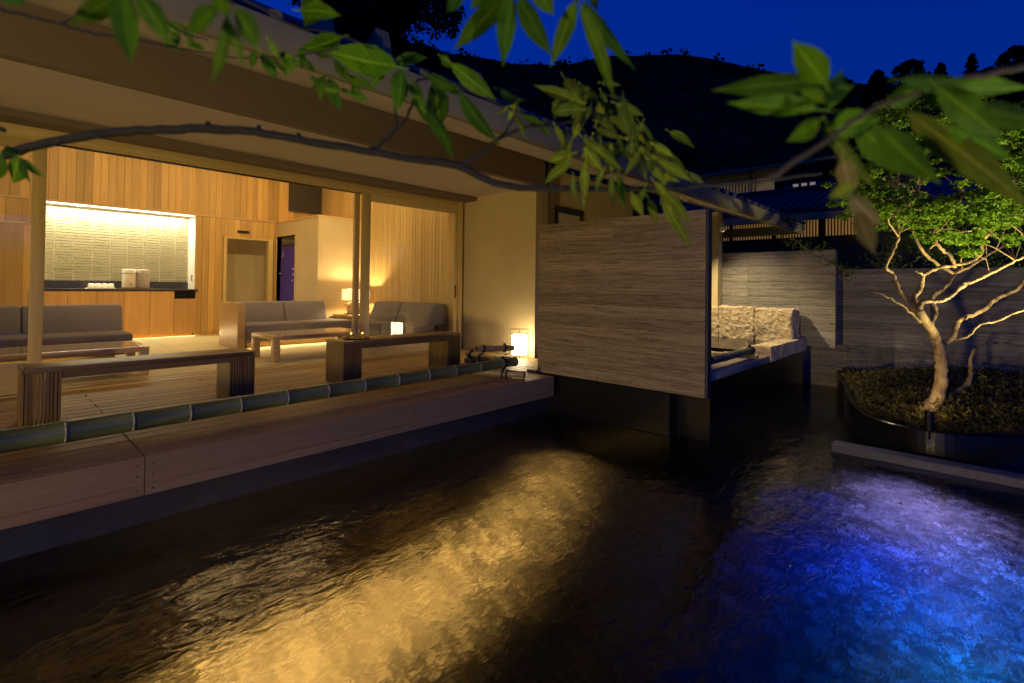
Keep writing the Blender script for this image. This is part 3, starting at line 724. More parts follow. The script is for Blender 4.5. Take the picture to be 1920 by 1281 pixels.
# bamboo barrier
L = ['long green bamboo pole lying along the terrace edge']
for s in L: BAMGRP.add(s)
a = Vector((-0.9, 4.03, 0.146)); b = Vector((4.52, 4.14, 0.148))
nodes = [0.33]; st = 0.318
while nodes[-1]+st < 5.3: nodes.append(nodes[-1]+st+R_.uniform(-.018, .018)); st = st*1.012
bl = bamboo('bamboo_pole', L[0], a, b, 0.072, 0.058, nodes, bamg)
ropewrap(bl, (4.30, 4.135, 0.148), (1, .02, 0), 0.058, 4, 2)
ropewrap(bl, (0.02, 4.05, 0.146), (1, .02, 0), 0.067, 4, 3)
def pole(label, a, b, r0, r1, nodes, mat, ropes=(), seed=0):
    BAMGRP.add(label); t = bamboo('bamboo_pole', label, a, b, r0, r1, nodes, mat)
    d = (Vector(b)-Vector(a)).normalized(); Lh = (Vector(b)-Vector(a)).length
    for k, q in enumerate(ropes): ropewrap(t, Vector(a)+d*q, d, r0*(1-q/Lh)+r1*q/Lh, 3, seed+k, k == 0)
    return t
pole('short bamboo stub crosswise under the right end of the long terrace pole', (4.09, 4.42, 0.045), (4.345, 3.83, 0.045), 0.043, 0.045, [0.15, 0.42], bamp, (), 5)
st_ = [o for o in C.objects if o.get('label', '').startswith('short bamboo stub crosswise under the right')][0]
for f in (0.44, 0.50): ropewrap(st_, Vector((4.09, 4.42, .045))+(Vector((4.345, 3.83, 0))-Vector((4.09, 4.42, 0)))*f*1.35, (0.255, -.59, 0), 0.044, 2, 9, False)
pole('short bamboo stub under the left end of the long terrace pole', (0.02, 4.25, 0.04), (-0.02, 3.80, 0.04), 0.038, 0.040, [0.2], bamp, (0.12,), 7)
pole('pale bamboo pole running back from the long pole towards the glass door', (4.62, 5.10, 0.135), (4.46, 4.22, 0.125), 0.048, 0.046, [0.36, 0.7], bamp, (0.1, 0.34), 11)
pole('lowest bamboo stub, under the far end of the tied bundle', (4.62, 5.16, 0.042), (5.28, 4.93, 0.042), 0.038, 0.038, [0.3], bamp, (0.12,), 15)
pole('bamboo pole on the bundle pointing at the glowing lantern', (4.70, 5.02, 0.205) , (5.26, 4.86, 0.185), 0.044, 0.046, [0.25], bamp, (0.44, 0.10), 19)

# ------------------------------------------------------------------ terrace: wall, soffit, beam, roof
XWL = 5.72
tw = MB().box(XWL, XWL+0.16, 4.85, 6.6, 0.0, 2.556).build('terrace_wall', plasterd); tag(tw, 'plain beige plaster end wall of the terrace behind the lantern', 'wall')
br = thing('beyond_wall', 'grey-beige wall with small window rising behind the floating panel', 'wall', (7, 4.9, 0))
box('wall_face', plasterd, br, XWL+0.16, 8.6, 4.86, 5.0, -0.3, 2.9)
box('wall_face', plasterd, br, 8.45, 8.6, 5.2, 5.3, -0.3, 2.9)
wx0, wx1 = ony(1042, 386, 4.85).x, ony(1092, 395, 4.85).x; wz = ony(1042, 386, 4.85).z
wn = MB().box(wx0, wx1, 4.825, 4.858, wz-0.10, wz).box(wx0, wx0+.03, 4.825, 4.858, wz-.7, wz-.10).box(wx1-.09, wx1, 4.825, 4.858, wz-.7, wz-.10).build('window', steel, br)
box('pane', plain('blind', (0.5, 0.42, 0.30), .8), wn, wx0+.03, wx1-.09, 4.84, 4.852, wz-.7, wz-.10)
box('downpipe', beamm, br, XWL+0.165, XWL+0.25, 4.76, 4.85, 0, 2.95)
pl = tag(MB().box(8.40, 8.58, 3.16, 3.36, -0.3, 2.35).build('bath_pillar', plasterd), 'narrow beige pillar just right of the panel end, holding the spotlight', 'pillar')
rf = thing('roof_eave', 'deep tiled roof eave with painted soffit and beam over the terrace', 'roof', (3, 5, 2.5))
X0r, X1r = -4.0, 9.9
box('soffit', soffm, rf, X0r, XWL+0.16, 4.80, 6.9, 2.556, 2.62)
box('beam', beamm, rf, X0r, XWL+0.02, 4.70, 4.80, 2.55, 2.974)
box('lintel', beamm, rf, X0r, XWL, 6.15, 6.44, 2.49, 2.556)
KY, KZ = 2.27, 2.057
MB().prism([(4.80, 2.974), (KY, KZ), (KY, KZ+0.05), (4.80, 3.03)], 0, X0r, X1r).build('rafter_soffit', soffm, rf)
MB().prism([(KY-0.02, KZ-0.005), (KY-0.035, KZ+0.02), (KY-0.05, KZ+0.15), (KY+0.06, KZ+0.15), (KY+0.03, KZ)], 0, X0r, X1r+0.02).build('gutter', gutterm, rf, bevel=0.008)
MB().prism([(KY-0.02, KZ+0.155), (9.5, KZ+0.155+0.53*(9.5-KY)), (9.5, KZ+0.05+.53*(9.5-KY)), (KY+.06, KZ+0.12)], 0, X0r, X1r).build('roof_deck', rooftile, rf)
x = X0r+0.1
while x < X1r+.05:
    MB().tube([(x, KY-0.05, KZ+0.158), (x, KY+0.9, KZ+0.158+.53*.95), (x, 9.4, KZ+0.158+.53*(9.45-KY))], 0.040 if x > 5.5 else .028, 8).build('roof_tile_roll', rooftile, rf); x += 0.265
for px, py in ((622, 62), (705, 85), (655, 40)):
    pp = ony(px, py, 3.2) if False else Vector((0, 0, 0))
for xx in (1.35, 1.75, 2.6):
    MB().prism([(KY+.55, KZ+.50), (KY+.72, KZ+.60), (KY+.60, KZ+.68)], 0, xx, xx+.1).build('snow_guard', gutterm, rf)
box('roof_end', gutterm, rf, X1r, X1r+.03, KY-0.03, KY+2.4, KZ+.0, KZ+.16)
# wisps of climber on the gutter end
ivy = thing('climber', 'small dark climber clinging to the gutter near the eave end', 'plant', (9.3, KY, KZ))
rnd = random.Random(5)
vm = MB(); lm = MB()
for k in range(6):
    x0 = 8.3+rnd.random()*1.3; pts = [Vector((x0+i*.05+rnd.uniform(-.02, .02), KY-.055-.01*(i % 2), KZ+.16-i*.03+rnd.uniform(-.02, .02))) for i in range(5)]
    vm.tube(pts, .004, 5)
    for p in pts: leafquads(lm, p, .04, 5, .05, rnd)
vm.build('stem', barkm, ivy); lm.build('foliage', leaf_d, ivy)

# ------------------------------------------------------------------ sliding glass doors and frame
def sliding(label, x0, x1, y0, sl, sr):
    t = thing('sliding_door', label, 'door', ((x0+x1)/2, y0, 0), 'glass sliding doors of the lounge')
    box('stile', palew, t, x0, x0+sl, y0, y0+0.045, 0.02, 2.40, .003); box('stile', palew, t, x1-sr, x1, y0, y0+0.045, 0.02, 2.40, .003)
    box('top_rail', palex, t, x0+sl, x1-sr, y0+.002, y0+0.043, 2.28, 2.40, .002); box('bottom_rail', palex, t, x0+sl, x1-sr, y0+.002, y0+0.043, 0.02, 0.30, .002)
    box('glass_pane', glass, t, x0+sl, x1-sr, y0+0.02, y0+0.024, 0.30, 2.28)
    return t
d1 = sliding('left glass sliding door of the lounge, its stile by the long table', -1.5, 0.455, 6.47, 0.1, 0.10)
d2 = sliding('right glass sliding door reflecting the lantern, beside the terrace wall', 3.79, 5.585, 6.47, 0.13, 0.07)
box('pull_handle', blackmetal, d2, 5.53, 5.55, 6.460, 6.469, 0.86, 1.08)
hf_ = thing('door_frame', 'pale timber head track, sill and jamb around the wide lounge opening', 'door frame', (2, 6.5, 0))
box('jamb', palew, hf_, 5.59, 5.66, 6.43, 6.60, 0.0, 2.49)
box('jamb', palew, hf_, 3.70, 3.78, 6.53, 6.575, 0.02, 2.40)
box('head', palex, hf_, -3, 5.59, 6.44, 6.62, 2.40, 2.49, .002)
for yy in (6.455, 6.515, 6.565): box('head_track', palew if yy < 6.5 else blackmetal, hf_, -3, 5.58, yy, yy+0.012, 2.375, 2.399)
box('sill', palex, hf_, -3, 5.59, 6.42, 6.62, -0.03, 0.008, .002)
for yy in (6.50, 6.56): box('sill_track', blackmetal, hf_, -3, 5.58, yy, yy+0.006, 0.008, 0.011)
# ------------------------------------------------------------------ lounge interior
BY = 11.53
fl = bpy.data.objects.new('room_floor', None); C.objects.link(fl); struct(fl); fl.location = (2, 8, -.05)
MB().box(-3, 5.65, 6.62, 13.4, -0.12, -0.02).build('subfloor', tatami, fl)
for i in range(5):
    for j in range(3):
        piece('tatami_mat', tatami, fl, -3+i*1.73+.004, -3+(i+1)*1.73-.004, 6.74+j*1.6+.004, 6.74+(j+1)*1.6-.004, -.02, 0.004)
piece('floor_grille', plain('slotted_grille', (.35, .27, .14), .5, var=.3, vs=80, bmp=1.0), fl, -3, 5.6, 6.63, 6.73, -.02, .002)
struct(MB().box(-3.1, 6.6, 12.7, 12.8, -.1, 3.8).build('rear_wall', plaster)); struct(MB().box(6.5, 6.6, 9.4, 12.7, -.1, 3.8).build('side_room_wall', plaster))
cl = MB().box(-3, 6.6, 6.5, 13.4, 3.75, 3.85).build('room_ceiling', ceilm); struct(cl)
struct(MB().box(-3, 5.65, 6.62, 6.72, 2.49, 3.75).build('front_upper_wall', plaster))
struct(MB().box(-3.1, -3, 4.8, 13.4, -.1, 3.8).build('left_wall', plaster))
bwth = thing('cedar_back_wall', 'vertical cedar boarded back wall of the lounge above the lit counter', 'wall', (1, BY, 0))
x = -2.9
while x < 5.6:
    wv = 0.118+R_.uniform(-.012, .012)
    piece('board', cedar, bwth, x+.002, min(5.64, x+wv)-.002, BY+R_.uniform(0, .003), BY+.02, 2.452, 3.75); x += wv
box('backing', cedar, bwth, -2.95, .68, BY+.022, BY+.04, 0, 2.45); box('backing', cedar, bwth, 3.04, 3.54, BY+.022, BY+.04, 0, 2.45)
box('trim_rail', cedarx, bwth, -2.9, 4.6, BY-.012, BY+.02, 2.415, 2.450)
DX0, DX1, DZ = 3.60, 4.44, 2.0
x = 3.03
while x < 4.59:
    wv = .118; a, b = x, min(4.598, x+wv)
    lo = 0.0
    if b > DX0-.03 and a < DX1+.05: lo = DZ+.04
    piece('board', cedar, bwth, a+.002, b-.002, BY+R_.uniform(0, .003), BY+.02, lo, 2.413); x += wv
x = -2.9
while x < .70:
    wv = .19; a, b = x, min(.70, x+wv); lo = 0
    if b > -.6 and a < .58: lo = 2.03
    piece('board', cedar, bwth, a+.002, b-.002, BY+R_.uniform(0, .003), BY+.02, lo, 2.413); x += wv
box('door_trim', palew, bwth, DX0-.06, DX0, BY-.02, BY+.1, 0, DZ); box('door_trim', palew, bwth, DX1, DX1+.1, BY-.02, BY+.1, 0, DZ); box('door_head', palex, bwth, DX0-.06, DX1+.1, BY-.02, BY+.1, DZ, DZ+.04)
box('corridor_wall', plaster, bwth, 3.2, 4.7, BY+.75, BY+.8, 0, 2.6)
box('corridor_ceiling', plaster, bwth, 3.2, 4.7, BY+.02, BY+.8, 2.45, 2.5)
box('closet_door', cedar, bwth, -.62, .55, BY-.004, BY+.02, 0, 2.0)
box('closet_trim', palex, bwth, -.70, .60, BY-.015, BY+.02, 2.0, 2.03)
lamp('POINT', 'corridor_light', (3.5, BY+.45, 2.35), 3.0, WARM, bwth, .08)
# sign
tag(MB().box(3.80, 4.03, BY-.03, BY-.008, 2.135, 2.185).build('wall_sign', blackmetal), 'small blank black plate above the beige doorway in the back wall', 'sign')
# plaster block with curtain doorway
BX, BYF = 4.6, 9.5
pb = thing('plaster_block', 'beige plastered room block with curtained doorway beside the lamp', 'wall', (5, 10, 0))
OY0, OY1, OZ = 10.52, 11.46, 2.10
box('wall_face', plaster, pb, BX, BX+.1, BYF, OY0, 0, 2.40); box('wall_face', plaster, pb, BX, BX+.1, OY0, BY, OZ, 2.40); box('wall_face', plaster, pb, BX, BX+.1, OY1, BY, 0, OZ)
box('wall_face', plaster, pb, BX+.1, 5.65, BYF, BYF+.1, 0, 2.40); box('top_ledge', cedarx, pb, BX-.01, 5.65, BYF-.01, BY, 2.40, 2.43)
box('door_trim', palew, pb, BX-.015, BX+.1, OY0-.03, OY0, 0, OZ+.03); box('door_trim', palew, pb, BX-.015, BX+.1, OY1, OY1+.03, 0, OZ+.03); box('door_head', palew, pb, BX-.015, BX+.1, OY0, OY1, OZ, OZ+.03)
box('inner_wall', cedar, pb, 5.5, 5.55, BYF+.1, BY, 0, 2.4)
lamp('POINT', 'block_room_light', (5.1, 11.0, 2.2), 6, WARM, pb, .08)
nr = thing('doorway_curtain', 'indigo split curtain with small white marks hanging in the doorway', 'curtain', (BX+.04, 11, 1.9))
for (ya_, yb_) in ((OY0+.02, 10.97), (10.985, OY1-.16)):
    mb = MB(); nx_ = 14
    for i in range(nx_+1):
        yy = ya_+(yb_-ya_)*i/nx_; o_ = .018*math.sin(i*1.3)
        mb.v += [(BX+.03+o_*.3, yy, 1.88), (BX+.03+o_, yy, 1.2), (BX+.03+o_*1.4, yy, .45)]
    for i in range(nx_):
        a = i*3; mb.f += [(a, a+3, a+4, a+1), (a+1, a+4, a+5, a+2)]
    mb.build('cloth_panel', noren, nr, smooth=True)
MB().tube([(BX+.03, OY0, 1.895), (BX+.03, OY1, 1.895)], .012, 8).build('curtain_rod', blackmetal, nr)
mk = MB()
for yy, zz, wy, hz in ((11.13, 1.72, .02, .05), (11.09, 1.66, .012, .06), (11.16, 1.64, .012, .04), (11.20, 1.28, .11, .014), (10.60, 1.36, .03, .04), (10.60, 1.24, .02, .06), (10.62, 1.12, .03, .03), (10.60, .62, .03, .10)):
    mk.box(BX-.004, BX-.002, yy, yy+wy, zz, zz+hz)
mk.build('white_mark', white, nr)
# cedar side wall
sw = thing('cedar_side_wall', 'narrow-boarded side wall of the lounge seen through the right glass door', 'wall', (5.66, 8, 0))
y = 6.66
while y < 9.49:
    piece('board', pcedar, sw, 5.655+R_.uniform(0, .003), 5.69, y+.0025, min(9.495, y+.1)-.0025, 0, 3.75); y += .1
box('core', cedar, sw, 5.692, 5.72, 6.6, 11.6, 0, 3.75)
y = 9.5
while y < BY:
    piece('board', pcedar, sw, 5.655, 5.69, y+.0015, y+.1-.0015, 2.43, 3.75); y += .1
# vent grille
vx0, vx1, vz0, vz1 = 4.86, 5.62, 2.72, 3.36
vg = thing('vent_grille', 'dark louvred air vent high on the cedar wall', 'vent', ((vx0+vx1)/2, 11.5, vz0))
box('backing', blackmetal, vg, vx0, vx1, BY-.03, BY-.02, vz0, vz1)
z = vz0
while z < vz1: piece('louvre', plain('vent_metal', (.10, .085, .07), .5) if z == vz0 else MATS['vent_metal'], vg, vx0, vx1, BY-.05, BY-.031, z, z+.012); z += .028
# alcove with counter
al = thing('counter_alcove', 'bright alcove lined with ribbed pale green tiles behind the counter', 'alcove', (1.9, 12, .93))
NX0, NX1, NY, NZ0, NZ1 = .70, 3.02, 12.0, .93, 2.413
box('side_wall', ceilm, al, NX1, NX1+.01, BY+.0, NY, .93, NZ1); box('side_wall', ceilm, al, NX0-.02, NX0, BY, NY, .93, NZ1)
box('alcove_top', ceilm, al, NX0, NX1, BY, NY+.02, NZ1, NZ1+.02); box('grout_bed', plain('grout', (.85, .8, .6), .8), al, NX0, NX1, NY, NY+.02, .93, NZ1)
box('splash_back', counterm, al, NX0, NX1, NY-.035, NY-.002, .93, 1.07)
tw_ = .262; x = NX1-.10-8*tw_; cols = []
x = NX0
while x < NX1-.02:
    z = 1.075
    while z < NZ1-.03:
        piece('tile', tilem, al, x+.007, min(NX1-.01, x+tw_)-.007, NY-.016+R_.uniform(0, .003), NY-.001, z+.006, z+.0445); z += .0505
    x += tw_
led = box('led_strip', ledm, al, NX0+.02, NX1-.02, BY+.05, BY+.08, NZ1-.02, NZ1-.002)
lamp('AREA', 'alcove_light', (1.86, NY-.16, NZ1-.03), 62, (1, .90, .66), al, 2.2, (1.86, NY-.10, 0), shape='RECTANGLE', size_y=.05)
for xx in (1.25, 1.86, 2.45): MB().lathe((xx, BY+.25, NZ1-.012), [(.03, 0), (.03, .011)], 12).build('downlight', spotface, al)
MB().box(NX1-.013, NX1-.001, 11.66, 11.72, 1.10, 1.22).build('socket', greym, al)
cb = thing('counter_cabinet', 'low wooden counter cabinet with dark top along the back wall', 'cabinet', (1.9, BY, 0))
box('counter_top', counterm, cb, NX0-.05, 3.08, BY-.06, NY-.04, .895, .93, .003)
xs = [ony(q, 590, BY-.04).x for q in (93, 126, 181, 232, 280, 326, 367)]
xs[0] = .65
for i, (a, b) in enumerate(zip(xs, xs[1:])):
    top = .885 if i < 5 else .74
    o = box('door', cabw, cb, a+.003, b-.003, BY-.045, BY-.02, .06, top)
box('shelf_recess', blackm, cb, xs[5]+.01, xs[6]-.01, BY-.02, BY+.2, .745, .885)
box('carcass', cabw, cb, .66, 3.05, BY-.018, BY+.3, .05, .74); box('carcass', cabw, cb, .66, xs[5], BY-.018, BY+.3, .74, .89)
box('plinth', cabw, cb, .7, 3.0, BY+.02, BY+.3, 0, .05)
lamp('AREA', 'cabinet_glow', (1.9, BY-.01, .045), 9, WARM, cb, 2.3, (1.9, BY-.4, -.2), shape='RECTANGLE', size_y=.03)
# things on the counter
def urn(x, mat, label):
    t = thing('drink_dispenser', label, 'dispenser', (x, BY+.18, .945))
    MB().lathe((x, BY+.18, .95), [(.108, 0), (.110, .01), (.110, .33), (.104, .345), (.06, .35)], 28).build('body', mat, t, smooth=True)
    MB().lathe((x, BY+.18, .95), [(.112, .26), (.114, .265), (.114, .275), (.112, .28)], 28).build('lid_band', greym, t)
    MB().tube([(x+.02, BY+.075, 1.04), (x+.02, BY+.03, 1.04), (x+.02, BY+.025, 1.015)], .010, 8).build('tap', greym, t); return t
ux = [ony(242, 520, BY+.18).x, ony(268, 520, BY+.18).x]
urn(ux[0], ceramic, 'left drink dispenser, cream coloured, on the counter'); urn(ux[1], ceramicg, 'right drink dispenser, grey coloured, on the counter')
t = tag(MB().box(ux[0]-.16, ux[1]+.16, BY+.02, BY+.32, .931, .945).build('serving_tray', benchx), 'flat wooden tray under the two drink dispensers', 'tray')
c0, c1 = ony(160, 537, BY+.12).x, ony(218, 537, BY+.12).x
tag(MB().prism([(c0, .931), (c1, .931), (c1-.03, .952), (c0+.03, .952)], 1, BY+.02, BY+.22).build('cup_tray', cupm), 'white tray carrying four upturned cups on the counter', 'tray')
for i in range(4):
    x = c0+.08+(c1-c0-.16)*i/3
    tag(MB().lathe((x, BY+.12, .953), [(.05, 0), (.052, .02), (.045, .06), (.03, .072), (.01, .073)], 16).build('cup', cupm, smooth=True), ('leftmost', 'second from left', 'third from left', 'rightmost')[i]+' of the four white cups upturned on the white tray', 'cup', 'upturned cups on the counter tray')
# sofas
def cushion(name, t, x0, x1, y0, y1, z0, z1, bev=.035): return box(name, sofam, t, x0, x1, y0, y1, z0, z1, bev, 3)
def slope_cushion(t, axis, prof, a, b):
    o = MB().prism(prof, axis, a, b).build('back_cushion', sofam, t, bevel=.035, seg=3); return o
s1 = thing('sofa', 'grey two-seat sofa with wooden end panel against the beige block', 'sofa', (3.9, 9, 0))
box('end_panel', tablew, s1, 2.87, 2.985, 8.62, 9.48, 0.0, .74)
for a, b in ((2.99, 3.97), (3.975, 4.86)): cushion('seat_cushion', s1, a, b, 8.58, 9.30, .10, .40)
for a, b in ((3.0, 3.83), (3.835, 4.62)): slope_cushion(s1, 0, [(9.10, .38), (9.22, .745), (9.42, .745), (9.44, .38)], a, b)
box('plinth', tablew, s1, 3.05, 4.8, 8.75, 9.4, 0, .10)
s2 = thing('sofa', 'grey sofa along the side wall, seen through the right glass door', 'sofa', (5.2, 7.8, 0))
for a, b in ((6.75, 7.70), (7.705, 8.68)): cushion('seat_cushion', s2, 4.88, 5.35, a, b, .10, .40)
for a, b in ((6.75, 7.70), (7.705, 8.60)): slope_cushion(s2, 1, [(5.18, .38), (5.32, .745), (5.62, .745), (5.62, .38)], a, b)
box('plinth', tablew, s2, 4.98, 5.55, 6.8, 8.6, 0, .10)
s3 = thing('sofa', 'long grey sofa at the left, behind the long glossy table', 'sofa', (0, 8.8, 0))
xr = onz(237, 624, .38).x
for a, b in ((-2.4, -.55), (-.545, xr+.06)): cushion('seat_cushion', s3, a, b, 8.25, 9.0, .10, .38)
for a, b in ((-2.4, .42), (.425, xr+.05)): slope_cushion(s3, 0, [(8.85, .36), (8.96, .735), (9.16, .735), (9.18, .36)], a, b)
box('plinth', tablew, s3, -2.3, xr-.1, 8.45, 9.1, 0, .10)
lamp('AREA', 'sofa_underglow', (3.95, 8.70, .085), 9, (1, .74, .36), s1, 1.7, (3.95, 8.3, -.1), shape='RECTANGLE', size_y=.04)
lamp('AREA', 'sofa_underglow', (0, 8.38, .085), 9, (1, .74, .36), s3, 2.0, (0, 8.0, -.1), shape='RECTANGLE', size_y=.04)
# low tables
glossy = plain('lacquer_top', (0.55, 0.45, 0.32), 0.09, var=.05, spec=.9)
def lowtable(label, x0, x1, y0, y1, h):
    t = thing('low_table', label, 'table', ((x0+x1)/2, (y0+y1)/2, 0))
    MB().box(x0, x1, y0, y1, h-.06, h-.004).build('table_top', tablew, t, bevel=.003); box('top_sheet', glossy, t, x0+.07, x1-.07, y0+.07, y1-.07, h-.0035, h)
    for sx in (x0, x1-.09):
        for sy in (y0, y1-.09): box('leg', tablew, t, sx, sx+.09, sy, sy+.09, .004, h-.061, .003)
    return t
lowtable('low oak table with glossy top in front of the middle sofa', 2.76, 4.15, 6.93, 7.72, .355)
lowtable('long low oak table with glossy top behind the left sliding door', -1.9, 1.385, 6.95, 7.75, .33)
ct = thing('corner_table', 'square wooden corner table between the two sofas under the lamp', 'table', (5.2, 9, 0))
box('table_top', tablew, ct, 4.90, 5.62, 8.72, 9.46, .44, .475, .003); box('table_body', tablew, ct, 4.93, 5.60, 8.76, 9.44, .02, .44)
# table lamp
lp = onz(668, 590, .475); lx, ly = 5.22, 9.12
tl = thing('table_lamp', 'lit table lamp with rectangular shade on a stack of rough slabs', 'lamp', (lx, ly, .475))
box('base_plate', blackmetal, tl, lx-.19, lx+.19, ly-.1, ly+.1, .476, .49)
zz = .49
for i, (wd, hh) in enumerate(((.15, .05), (.17, .035), (.14, .05), (.18, .045), (.16, .03))):
    roughbox('slab', tl, lx-wd+R_.uniform(-.02, .02), lx+wd+R_.uniform(-.02, .02), ly-.07, ly+.07, zz, zz+hh, .006, 40+i, .03); zz += hh+.004
MB().tube([(lx, ly, zz), (lx, ly, zz+.10)], .008, 8).build('stem', blackmetal, tl)
sz0, sz1 = .755, .97
sh = MB()
for (x0_, x1_, y0_, y1_) in ((lx-.24, lx+.24, ly-.12, ly-.118), (lx-.24, lx+.24, ly+.118, ly+.12), (lx-.24, lx-.238, ly-.118, ly+.118), (lx+.238, lx+.24, ly-.118, ly+.118)): sh.box(x0_, x1_, y0_, y1_, sz0, sz1)
sh.build('lamp_shade', shadem, tl)
lamp('POINT', 'lamp_bulb', (lx, ly, .87), 60, (1, .72, .36), tl, .035)
# ceiling lights of the lounge (out of sight above the door head)
for i, x in enumerate((-0.6, 1.4, 3.2, 4.65)):
    t = thing('ceiling_light', ('first', 'second', 'third', 'fourth')[i]+' wall washer from the left on the lounge ceiling, out of direct view', 'ceiling light', (x, 7.3, 3.70), 'ceiling wall washers of the lounge')
    MB().tube([(x, 7.3, 3.745), (x, 7.33, 3.60)], .06, 14).build('lamp_head', white, t)
    lamp('SPOT', 'ceiling_lamp', (x, 7.36, 3.54), 130 if i < 3 else 70, (1, .73, .36), t, .06, (x, BY, 1.9), spot_size=rad(120), spot_blend=.8)
    lamp('SPOT', 'ceiling_lamp', (x, 7.36 if i < 3 else 7.12, 3.50), 15 if i < 3 else 36, (1, .74, .38), t, .06, (x+(.4 if i > 2 else 0), 7.2 if i > 2 else 8.0, 0), spot_size=rad(165), spot_blend=.8)

lite = emis('added_panel_glow', (1.0, 0.66, 0.26), 4.5)  # glowing panels added so the pool mirrors gold from the lounge
k = 0
for yy in (8.6, 10.1):
    for xx in (3.0, 4.4):
        t = thing('added_glow_panel', ('front', 'rear')[yy > 9]+' row added glowing ceiling panel number '+('one', 'two')[k % 2]+' from the left', 'ceiling light', (xx, yy, 3.74), 'glowing panels added to the lounge ceiling'); k += 1
        box('frame', palex, t, xx-.55, xx+.55, yy-.38, yy+.38, 3.725, 3.749); box('diffuser', lite, t, xx-.52, xx+.52, yy-.35, yy+.35, 3.715, 3.724)

# ------------------------------------------------------------------ benches
def bench(label, x0, x1, y0=4.885, y1=5.27, h=.455, wl=.22):
    t = thing('slatted_bench', label, 'bench', ((x0+x1)/2, (y0+y1)/2, 0), 'slatted block-leg benches on the terrace')
    box('seat_top', benchx, t, x0+.021, x1-.021, y0, y1, h-.035, h, .003)
    box('front_rail', benchx, t, x0+wl, x1-wl, y0+.004, y0+.028, h-.085, h-.036); box('back_rail', benchx, t, x0+wl, x1-wl, y1-.028, y1-.004, h-.085, h-.036)
    for xs_ in (x0, x1-.02): box('end_cap', benchw, t, xs_, xs_+.02, y0, y1, h-.036, h, .002)
    for lx0 in (x0, x1-wl):
        n = 10; w_ = wl/n
        for i in range(n):
            piece('slat', benchw, t, lx0+i*w_+.0035, lx0+(i+1)*w_-.0025, y0, y0+.026, 0.002, h-.0362)
            piece('slat', benchw, t, lx0+i*w_+.0035, lx0+(i+1)*w_-.0025, y1-.026, y1, 0.002, h-.0362)
        n = 14; w_ = (y1-y0-.056)/n
        for i in range(n):
            for xx in (lx0+.002, lx0+wl-.022):
                piece('slat', benchw, t, xx, xx+.020, y0+.028+i*w_+.002, y0+.028+(i+1)*w_-.002, 0.002, h-.0362)
    return t
bench('left slatted wooden bench nearest the long bamboo pole start', .235, 1.80, 4.93, 5.28, .43)
bench('right slatted wooden bench carrying the round candle tray', 2.66, 4.29)
# candle tray
tc_ = onz(668, 633, .455); tx, ty = tc_.x, 5.10
tx = ony(668, 630, 5.1).x
tag(MB().lathe((tx, ty, .456), [(.13, 0), (.15, .008), (.152, .014), (.145, .014), (.13, .006), (.01, .005)], 32).build('round_tray', blackmetal, smooth=True), 'round dark tray with two candle glasses on the right bench', 'tray')
cglass = plain('amber_glass', (.5, .33, .05), .1, var=.05)
cn = cglass.node_tree.nodes['Principled BSDF']; cn.inputs['Transmission Weight'].default_value = .8
for i, dx in enumerate((-.045, .065)):
    cx_, cy_ = tx+dx, ty+(-.02 if i else .03)
    t = thing('candle_glass', ('left' if i == 0 else 'right')+' amber candle glass on the round tray', 'candle', (cx_, cy_, .47))
    mb = MB(); n = 18; base = 0
    mb.lathe((cx_, cy_, .4705), [(.026, 0), (.032, .02), (.030, .036), (.028, .038)], 18); mb.build('cup_glass', cglass, t, smooth=True)
    MB().lathe((cx_, cy_, .509), [(.004, 0), (.006, .006), (.001, .018)], 8).build('flame', flame, t)
    lamp('POINT', 'candle_light', (cx_, cy_, .525), .12, (1, .6, .15), t, .008)
# lantern
LX, LY = 5.47, 4.93
ln = thing('floor_lantern', 'glowing square paper lantern in thin wire frame by the wall', 'lantern', (LX, LY, 0))
hw = .098; lt = .44
rot = 0
fr = MB()
for sx in (-1, 1):
    for sy in (-1, 1): fr.tube([(LX+sx*hw, LY+sy*hw, 0), (LX+sx*hw, LY+sy*hw, lt)], .0032, 5)
for z in (lt, lt-.065, .06):
    for a, b in (((-1, -1), (1, -1)), ((1, -1), (1, 1)), ((1, 1), (-1, 1)), ((-1, 1), (-1, -1))): fr.tube([(LX+a[0]*hw, LY+a[1]*hw, z), (LX+b[0]*hw, LY+b[1]*hw, z)], .0032, 5)
fr.build('wire_frame', blackmetal, ln)
MB().box(LX-.082, LX+.082, LY-.082, LY+.082, .065, lt-.08).build('paper_shade', paper, ln, bevel=.012)
# wall lamp
wp = onx(874, 598, XWL)
wlm = thing('wall_light', 'small half-cone metal wall light on the terrace wall', 'wall light', tuple(wp))
mb = MB(); n = 10
for k in range(n+1):
    a = math.pi*k/n; mb.v += [(wp.x-.055*math.sin(a), wp.y+.055*math.cos(a), wp.z-.05), (wp.x-.012*math.sin(a), wp.y+.012*math.cos(a), wp.z+.05)]
for k in range(n): a = k*2; mb.f.append((a, a+2, a+3, a+1))
mb.f.append(tuple(range(0, 2*n+2, 2))); mb.f.append(tuple(range(2*n+1, 0, -2)))
mb.build('shade', greym, wlm, smooth=False)
# bath spotlight
bs = thing('spot_light', 'small white spotlight fixed to the beige pillar above the bath', 'spotlight', (8.3, 3.1, 2.1))
sp = P(1353, 421, 7.9)
MB().tube([sp, sp+Vector((-.10, -.05, -.09))], [.045, .05], 14).build('lamp_head', greym, bs); MB().tube([sp, Vector((8.42, 3.2, sp.z+.03))], .014, 8).build('bracket', greym, bs)
lamp('SPOT', 'bath_spot', sp+Vector((-.12, -.06, -.11)), 26, (1, .80, .55), bs, .03, (8.3, 2.5, .5), spot_size=rad(110), spot_blend=.6)
